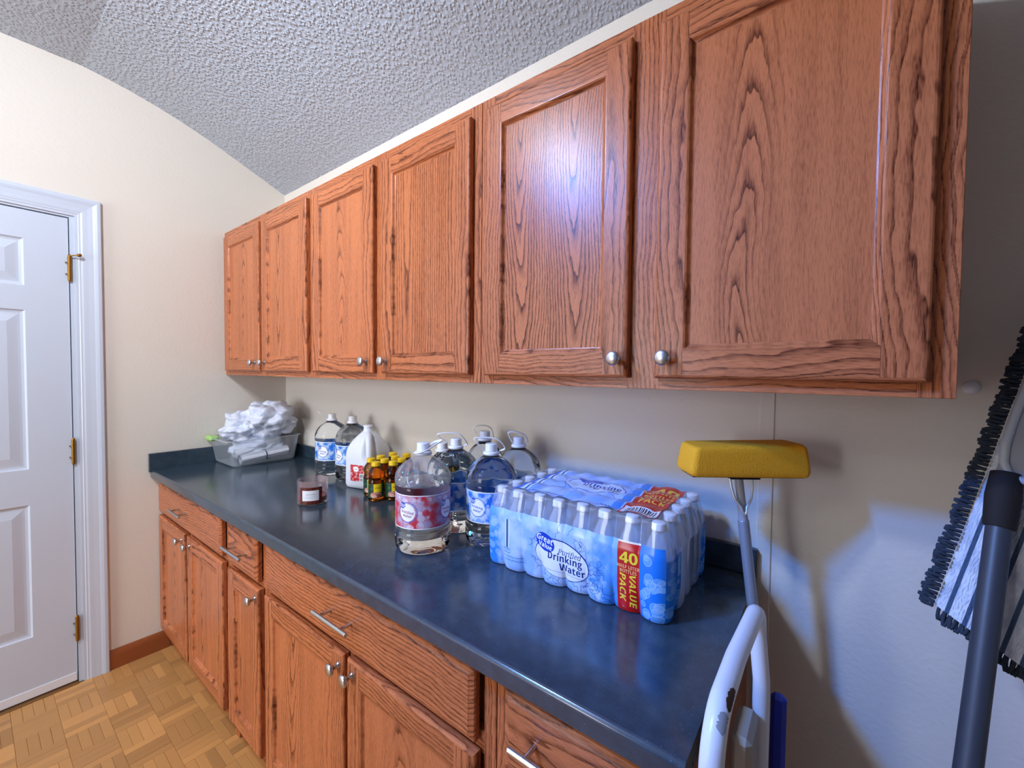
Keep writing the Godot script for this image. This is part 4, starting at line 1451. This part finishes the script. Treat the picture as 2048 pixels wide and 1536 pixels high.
	sheet.call("end_print", marks[4] - 22, marks[4], 0.002, 0.14, 22, ep)
	sheet.call("clear_film", marks[3], marks[4], 0.14, 0.1975, 12, clear)
	# top
	var roof := func(called: String, x0: float, x1: float, z0: float, z1: float, lift: float, m: Material) -> void:
		var rows := []
		var uvs := []
		for j in 25:
			var row := PackedVector3Array()
			var ur := PackedVector2Array()
			for k in 49:
				var p := Vector2(lerpf(x0, x1, k / 48.0), lerpf(z1, z0, j / 24.0))
				var near := 1.0
				for c in cen:
					near = minf(near, p.distance_to(c))
				var sag := smoothstep(0.014, 0.034, near) * 0.006
				row.append(Vector3(p.x, 0.1987 + lift - sag + wr.get_noise_2d(p.x * 2.0, p.y * 2.0) * 0.0012, p.y))
				ur.append(Vector2(k / 48.0, 1.0 - j / 24.0))
			rows.append(row)
			uvs.append(ur)
		obj(called, MB.new().grid(rows, false, false, uvs), m, t)
	roof.call("clear_film", a0 + 0.016, a1 - 0.016, b0 + 0.016, b1 - 0.016, 0.0, clear)
	roof.call("printed_film", 1.993, 2.366, 0.07, 0.326, 0.0012, top_print())

# ------------------------------------------------------------------ things right of the cabinets
func arc(c: Vector3, a: Vector3, b: Vector3, r: float, n := 8) -> Array:
	# quarter turn about c from c + a*r to c + b*r
	var out := []
	for k in n + 1:
		var f := PI / 2 * k / n
		out.append(c + a * cos(f) * r + b * sin(f) * r)
	return out

func step_stool() -> void:
	var t := thing("step_stool", "folded step stool with chipped white tubular rail leaning by the counter's free end", "step stool", Vector3(2.56, 0, 0.54))
	var white := mat(s8(226, 230, 240), 0.28)
	var r := 0.0128
	var rr := 0.055
	var y := 1.033
	var pts := [Vector3(0.004, 0.012, 0.195), Vector3(0.003, 0.5, 0.185), Vector3(0.001, 0.9, 0.174)]
	pts.append_array(arc(Vector3(0, y - rr, 0.165 - rr + 0.005), Vector3(0, 0, 1), Vector3(0, 1, 0), rr))
	pts.append(Vector3(0.0, y, 0.03))
	pts.append_array(arc(Vector3(0.005, y - rr, -0.093), Vector3(0, 1, 0), Vector3(0, 0, -1), rr))
	pts.append_array([Vector3(0.012, 0.9, -0.15), Vector3(0.013, 0.5, -0.158), Vector3(0.014, 0.012, -0.165)])
	obj("rail", MB.new().tube(pts, r, 24), white, t)
	# back legs, folded close to the front ones
	var q := [Vector3(0.05, 0.012, 0.2), Vector3(0.046, 0.62, 0.17)]
	q.append_array(arc(Vector3(0.046, 0.62, 0.13), Vector3(0, 0, 1), Vector3(0, 1, 0), 0.04))
	q.append_array(arc(Vector3(0.046, 0.62, -0.11), Vector3(0, 1, 0), Vector3(0, 0, -1), 0.04))
	q.append_array([Vector3(0.046, 0.62, -0.15), Vector3(0.05, 0.012, -0.17)])
	obj("leg_frame", MB.new().tube(q, 0.011, 18), white, t)
	var tread := mat(s8(150, 141, 130), 0.5)
	obj("step", MB.new().box(Vector3(-0.018, 0.50, -0.135), Vector3(0.012, 0.86, -0.05), 0.008), tread, t)
	obj("step", MB.new().box(Vector3(0.022, 0.18, -0.135), Vector3(0.04, 0.46, 0.14), 0.006), tread, t)
	for e in [pts[0], pts[-1], q[0], q[-1]]:
		obj("foot", MB.new().lathe([Vector2(0, -0.012), Vector2(0.016, -0.012), Vector2(0.0165, 0.0), Vector2(0.0155, 0.02), Vector2(0.013, 0.022)], 20, e), M.dark, t)
	# paint chip and scuff on the bend nearest the camera
	var patch := func(called: String, ang0: float, hw: float, s0: float, s1: float, c: Color, sd: int) -> void:
		var nz := noise(9.0, sd, 2)
		var rows := []
		var ctr := Vector3(0, y - rr, 0.165 - rr + 0.005)
		for i in 13:
			var f := lerpf(s0, s1, i / 12.0)
			var row := PackedVector3Array()
			var rad := Vector3(0, sin(f), cos(f))
			var w := hw * sqrt(maxf(1.0 - pow(i / 6.0 - 1.0, 2.0), 0.02)) * (0.75 + 0.6 * nz.get_noise_2d(i, 3.0) + 0.25)
			for k in 9:
				var a := ang0 + lerpf(-w, w * (0.7 + 0.5 * nz.get_noise_2d(i * 2.0, 40.0)), k / 8.0)
				row.append(ctr + rad * rr + (rad * cos(a) + Vector3(1, 0, 0) * sin(a)) * (r + 0.0004))
			rows.append(row)
		obj(called, MB.new().grid(rows, false), mat(c, 0.7), t)
	patch.call("paint_chip", 1.0, 0.5, 1.15, 1.75, s8(70, 44, 12), 4)
	patch.call("scuff", 0.7, 0.5, 0.75, 1.1, s8(150, 152, 160), 9)

func sponge_mop() -> void:
	var head := Vector3(2.499, 1.182, 0.18)
	var foot := Vector3(2.637, 0.0, 0.15)
	var up := (head - foot).normalized()
	var t := thing("sponge_mop", "upside-down sponge mop with a yellow sponge and grey handle against the counter end", "mop")
	obj("handle", MB.new().tube([foot, foot.lerp(head, 0.02), head - up * 0.085, head - up * 0.082], [0.0112, 0.0112, 0.0112, 0.0095], 20), mat(s8(150, 160, 178), 0.3, 0.3), t)
	obj("grip", MB.new().tube([foot + up * 0.001, foot + up * 0.12], 0.0128, 20), M.dark, t)
	# sponge block across the view
	var w := Vector3(0.80, 0.0, -0.60)
	var f := Vector3(0.60, 0.0, 0.80)
	var q := Basis(w, Vector3.UP, f)
	var c := head + Vector3(-0.002, 0.051, 0) + w * 0.006
	var yel := mat(s8(238, 168, 22), 0.85)
	var nt := NoiseTexture2D.new()
	nt.width = 256
	nt.height = 256
	nt.seamless = true
	nt.noise = noise(0.12, 2, 2)
	yel.heightmap_enabled = true
	yel.heightmap_texture = nt
	yel.heightmap_scale = 0.12
	yel.uv1_triplanar = true
	yel.uv1_scale = Vector3.ONE * 14.0
	var b := MB.new()
	var rows := []
	# rounded block: stacked rounded rectangles, the top end a little wider on the right
	var lay := [[0.0, 0.119, 0.041], [0.002, 0.1215, 0.043], [0.008, 0.124, 0.044], [0.016, 0.124, 0.045], [0.05, 0.119, 0.043], [0.060, 0.117, 0.041], [0.0655, 0.112, 0.036]]
	var capr := PackedVector3Array()
	for l in lay:
		var row := PackedVector3Array()
		var rc := 0.012
		for k4 in 4:
			for k in 5:
				var a := PI / 2 * k4 + PI / 2 * k / 4.0
				var sx := 1.0 if k4 < 2 else -1.0
				var sz := 1.0 if k4 == 0 or k4 == 3 else -1.0
				var px: float = sx * (l[1] - rc) + sin(a) * rc
				var pz: float = sz * (l[2] - rc) + cos(a) * rc
				row.append(c + q * Vector3(px, l[0] - 0.033 + px * 0.02 * l[0] / 0.06, pz))
		row.append(row[0])
		rows.append(row)
	for e in 2:
		var z := PackedVector3Array()
		z.resize(rows[0].size())
		z.fill(c + Vector3(0, -0.033 if e == 0 else 0.0325, 0))
		if e == 0:
			rows.push_front(z)
		else:
			rows.push_back(z)
	b.grid(rows, true)
	obj("sponge", b, yel, t)
	var plate := MB.new()
	plate.box(c + Vector3(-0.116, -0.0365, -0.03), c + Vector3(0.116, -0.0335, 0.03), 0.001, q)
	plate.box(c + Vector3(-0.032, -0.043, -0.02), c + Vector3(0.032, -0.0365, 0.02), 0.002, q)
	obj("sponge_plate", plate, M.dark, t)
	var wire := MB.new()
	for s in [-1.0, 1.0]:
		var hd := c + Vector3(0, -0.043, 0)
		var g := Vector3(0.146, 0.0, 0.99)
		wire.tube([hd + w * s * 0.024, hd + w * s * 0.0225 - up * 0.022 + g * 0.004, hd + w * s * 0.018 - up * 0.042 + g * 0.01, hd + w * s * 0.0125 - up * 0.052 + g * 0.014, hd + w * s * 0.006 - up * 0.06 + g * 0.017, hd + w * s * 0.0045 - up * 0.07 + g * 0.018, hd - up * 0.076 + g * 0.018], 0.0026, 10)
	obj("wringer_wire", wire, mat(s8(226, 230, 236), 0.3, 0.6), t)
	obj("neck", MB.new().tube([head - up * 0.09, head - up * 0.085, head - up * 0.03, head + up * 0.018], [0.0095, 0.0095, 0.0085, 0.0085], 18), mat(s8(168, 172, 180), 0.35), t)

func flat_mop() -> void:
	# leaning upside down by the wall: pad turned up, handle running down to the floor
	var joint := Vector3(2.884, 1.235, 0.155)
	var foot := Vector3(2.70, 0.0, 0.66)
	var up := (joint - foot).normalized()
	var t := thing("flat_mop", "upside-down flat mop with dark looped fringe and striped pad leaning by the wall", "mop")
	obj("handle", MB.new().tube([foot, joint - up * 0.03], 0.0155, 20), mat(s8(58, 62, 70), 0.45), t)
	obj("joint", MB.new().tube([joint - up * 0.075, joint - up * 0.07, joint - up * 0.02, joint + up * 0.02], [0.012, 0.019, 0.021, 0.018], 18), M.dark, t)
	# pad: long axis along the diagonal seen in the picture, built as a thick sheet in its own plane
	var low := Vector3(2.794, 1.02, 0.175)
	var high := Vector3(2.937, 1.54, 0.065)
	var l := (high - low).normalized()
	var nrm := Vector3(-0.20, 0.12, 0.97)
	nrm = (nrm - l * nrm.dot(l)).normalized()
	var w := l.cross(nrm).normalized()
	if w.x < 0:
		w = -w
	var q := Basis(w, l, w.cross(l))
	nrm = w.cross(l)
	var len := 0.56
	var wid := 0.16
	var pr := Print.new(256, 512, s8(205, 214, 228))
	pr.clouds(6, 0.02, s8(190, 200, 216), s8(222, 228, 238))
	for k in 7:
		var x := 20.0 + k * 36.0
		pr.rect(x, 0, x + 9, 512, s8(64, 84, 112))
	var pm := print_mat(pr, 0.85)
	pm.heightmap_enabled = true
	var nt := NoiseTexture2D.new()
	nt.width = 256
	nt.height = 256
	nt.seamless = true
	nt.noise = noise(0.2, 2, 2)
	pm.heightmap_texture = nt
	pm.heightmap_scale = 0.25
	var rows := []
	var back := []
	for i in 21:
		var row := PackedVector3Array()
		var rb := PackedVector3Array()
		for k in 11:
			var s := k / 10.0
			var y := i / 20.0 * len
			var p := low + w * (0.012 + s * wid) + l * (y - s * 0.045)
			var bulge := 0.010 * (1.0 - pow(absf(s * 2.0 - 1.0), 4.0))
			row.append(p + nrm * bulge)
			rb.append(p - nrm * 0.008)
		rows.append(row)
		back.append(rb)
	var b := MB.new()
	b.grid(rows)
	b.grid(back, false, true)
	obj("pad", b, pm, t)
	# plate with a rim, on the upper half
	var plate := MB.new()
	var o := low + l * 0.245 + w * 0.018
	var loop := []
	for k in 41:
		var a := TAU * k / 40.0 + PI / 4
		var cx := cos(a)
		var cy := sin(a)
		var e := pow(pow(absf(cx), 5.0) + pow(absf(cy), 5.0), -0.2)
		loop.append(o + w * (0.052 + cx * e * 0.052) + l * (0.17 + cy * e * 0.17) + nrm * 0.024)
	plate.tube(loop, 0.006, 10, 1.0, false)
	var face := MB.new()
	face.box(Vector3(-0.05, -0.168, -0.005), Vector3(0.05, 0.168, 0.003), 0.003)
	for k in face.v.size():
		face.v[k] = o + w * 0.052 + l * 0.17 + nrm * 0.02 + q * face.v[k]
		face.n[k] = q * face.n[k]
	obj("plate", face, mat(s8(150, 154, 166), 0.5), t)
	obj("plate_rim", plate, mat(s8(176, 184, 196), 0.4), t)
	# looped fringe round the pad
	var fr := MB.new()
	rng.seed = 12
	var border := []
	for i in 74:
		border.append([low + l * (i / 73.0 * len), -w])
	for i in 22:
		var s := i / 21.0
		border.append([low + w * (0.012 + s * wid) - l * (s * 0.045), -l])
	for e in border:
		var p: Vector3 = e[0]
		var d: Vector3 = e[1]
		for r2 in 2:
			var a := p + nrm * rng.randf_range(-0.008, 0.006) + w * 0.010
			var ln := rng.randf_range(0.014, 0.022)
			var sd := d.cross(nrm) * rng.randf_range(0.003, 0.0048)
			var lp := []
			var dr := nrm * rng.randf_range(-0.008, 0.008) + l * rng.randf_range(-0.006, 0.002)
			for k in 8:
				var an := PI * k / 7.0
				lp.append(a - sd * cos(an) + (d * ln + dr) * sin(an))
			fr.tube(lp, 0.0027, 6)
	var fo := obj("fringe", fr, mat(s8(46, 56, 70), 0.9), t)
	fo.set_meta("kind", "stuff")

func dustpan() -> void:
	var t := thing("dustpan", "blue plastic long-handled dustpan in the corner behind the step stool", "dustpan", Vector3(2.588, 0, 0.252))
	var m := mat(s8(20, 52, 190), 0.4)
	obj("handle", MB.new().box(Vector3(-0.013, 0.2, -0.008), Vector3(0.013, 0.80, 0.012), 0.007), m, t)
	obj("pan", MB.new().box(Vector3(-0.05, 0.0, -0.03), Vector3(0.09, 0.22, 0.03), 0.01), m, t)

func wall_hook() -> void:
	var b := MB.new()
	b.lathe([Vector2(0, 0), Vector2(0.012, 0), Vector2(0.013, 0.004), Vector2(0.009, 0.012), Vector2(0.004, 0.016), Vector2(0, 0.017)], 20, Vector3(2.868, 1.392, 0.0), null, Basis(Vector3(1, 0, 0), PI / 2))
	tag(obj("wall_hook", b, M.white_plastic), "small white knob on the wall just right of the cabinet's lower corner", "hook")

# ------------------------------------------------------------------ lamps
func unseen_track_head(t: Node3D, at: Vector3, aim: Vector3, c: Color, energy: float, angle: float, size := 0.05) -> void:
	var d := (aim - at).normalized()
	var q := Basis(Quaternion(Vector3.DOWN, d))
	var h := MB.new()
	h.lathe([Vector2(0.0, 0.11), Vector2(0.03, 0.11), Vector2(0.045, 0.09), Vector2(0.055, 0.0), Vector2(0.052, 0.0), Vector2(0.05, 0.012), Vector2(0, 0.012)], 28, at, null, q)
	var o := obj("lamp_head", h, M.white_paint, t)
	var bulb := mat(c, 0.5)
	bulb.emission_enabled = true
	bulb.emission = c
	bulb.emission_energy_multiplier = 6.0
	obj("bulb_face", MB.new().lathe([Vector2(0, 0.004), Vector2(0.049, 0.006), Vector2(0.049, 0.0115), Vector2(0, 0.0115)], 28, at, null, q), bulb, o)
	var l := SpotLight3D.new()
	l.name = "unseen_spot"
	l.light_color = c
	l.light_energy = energy
	l.light_size = size
	l.spot_range = 12.0
	l.spot_attenuation = 2.0
	l.spot_angle = angle
	l.spot_angle_attenuation = 1.0
	l.shadow_enabled = true
	add_child(l)
	l.look_at_from_position(at + d * 0.012, aim, Vector3(0.01, 1, 0.02))

func _ready() -> void:
	var cam := Camera3D.new()
	cam.name = "camera"
	cam.fov = rad_to_deg(2.0 * atan(768.0 / 838.15))
	cam.basis = Basis.from_euler(Vector3(-0.0303, 0.6526, 0.0097))
	cam.position = EYE
	cam.near = 0.02
	add_child(cam)
	cam.current = true
	var we := WorldEnvironment.new()
	var env := Environment.new()
	env.background_mode = Environment.BG_COLOR
	env.background_color = s8(225, 235, 255)
	env.background_energy_multiplier = 1.0
	env.tonemap_mode = Environment.TONE_MAPPER_LINEAR
	env.tonemap_exposure = 1.15
	env.sdfgi_enabled = true
	env.ssao_enabled = true
	env.ssil_enabled = true
	we.environment = env
	add_child(we)
	materials()
	# lamps outside the frame: dome set by its glare, others for tint and fill
	var dome := thing("ceiling_dome_light", "unseen round white glass ceiling light over the room, above the camera's left", "lamp", Vector3(1.38, 2.738, 1.6))
	obj("base", MB.new().lathe([Vector2(0, -0.02), Vector2(0.165, -0.02), Vector2(0.17, -0.015), Vector2(0.17, 0.0), Vector2(0, 0.0)], 40), M.nickel, dome)
	var dm := mat(s8(226, 236, 255), 0.4)
	dm.emission_enabled = true
	dm.emission = s8(226, 236, 255)
	dm.emission_energy_multiplier = 3.5
	obj("bulb_dome", MB.new().lathe([Vector2(0, -0.1), Vector2(0.05, -0.097), Vector2(0.1, -0.083), Vector2(0.135, -0.06), Vector2(0.155, -0.035), Vector2(0.16, -0.02)], 40), dm, dome)
	var om := OmniLight3D.new()
	om.name = "dome_glow"
	om.light_color = s8(222, 234, 255)
	om.light_energy = 1.5
	om.light_size = 0.06
	om.omni_range = 12.0
	om.omni_attenuation = 2.0
	om.shadow_enabled = true
	om.position = Vector3(1.38, 2.672, 1.6)
	add_child(om)
	var track := thing("unseen_track_light", "unseen ceiling track, one head lights the left wall, one turns the right wall blue", "lamp", Vector3.ZERO)  # unseen track, its heads placed to colour the two side walls
	obj("track", MB.new().box(Vector3(1.0, 2.715, 1.84), Vector3(1.8, 2.738, 1.88), 0.003), M.white_paint, track)
	unseen_track_head(track, Vector3(1.6, 2.62, 1.86), Vector3(0.15, 1.6, 0.3), s8(255, 250, 244), 0.85, 56.0)  # out of view, placed to light the left wall
	unseen_track_head(track, Vector3(1.3, 2.62, 1.86), Vector3(2.95, 0.6, 0.0), s8(24, 132, 255), 5.2, 28.0, 0.09)  # out of view, placed to light right wall and counter blue
	# added fill at the added window, brightens the wall under the cabinets
	var dl := AreaLight3D.new()
	dl.name = "added_window_fill"
	dl.area_size = Vector2(1.7, 1.4)
	dl.light_color = s8(238, 243, 255)
	dl.light_energy = 7.9
	dl.area_range = 14.0
	dl.area_attenuation = 2.0
	dl.shadow_enabled = true
	dl.position = Vector3(1.2, 1.45, 4.97)
	add_child(dl)
	var panel := thing("added_panel_light", "added square ceiling panel, unseen, giving soft fill from the far end of the room", "lamp", Vector3(0.9, 2.72, 3.3))  # added fixture that carries the general fill
	obj("frame", MB.new().box(Vector3(-0.42, -0.01, -0.42), Vector3(0.42, 0.018, 0.42), 0.004), M.white_paint, panel)
	var pm := mat(s8(250, 248, 246), 0.5)
	pm.emission_enabled = true
	pm.emission = s8(250, 248, 246)
	pm.emission_energy_multiplier = 1.5
	obj("panel_diffuser", MB.new().box(Vector3(-0.4, -0.014, -0.4), Vector3(0.4, -0.0105, 0.4)), pm, panel)
	var al := AreaLight3D.new()
	al.name = "added_panel_fill"
	al.area_size = Vector2(0.8, 0.8)
	al.light_color = s8(250, 248, 246)
	al.light_energy = 1.0
	al.area_range = 12.0
	al.area_attenuation = 2.0
	al.shadow_enabled = true
	al.position = Vector3(0.9, 2.70, 3.3)
	al.rotation.x = -PI / 2
	add_child(al)
	room()
	cabinets()
	bag_container()
	jugs()
	milk_jug()
	amber_bottles()
	candle()
	water_case()
	step_stool()
	sponge_mop()
	flat_mop()
	dustpan()
	wall_hook()
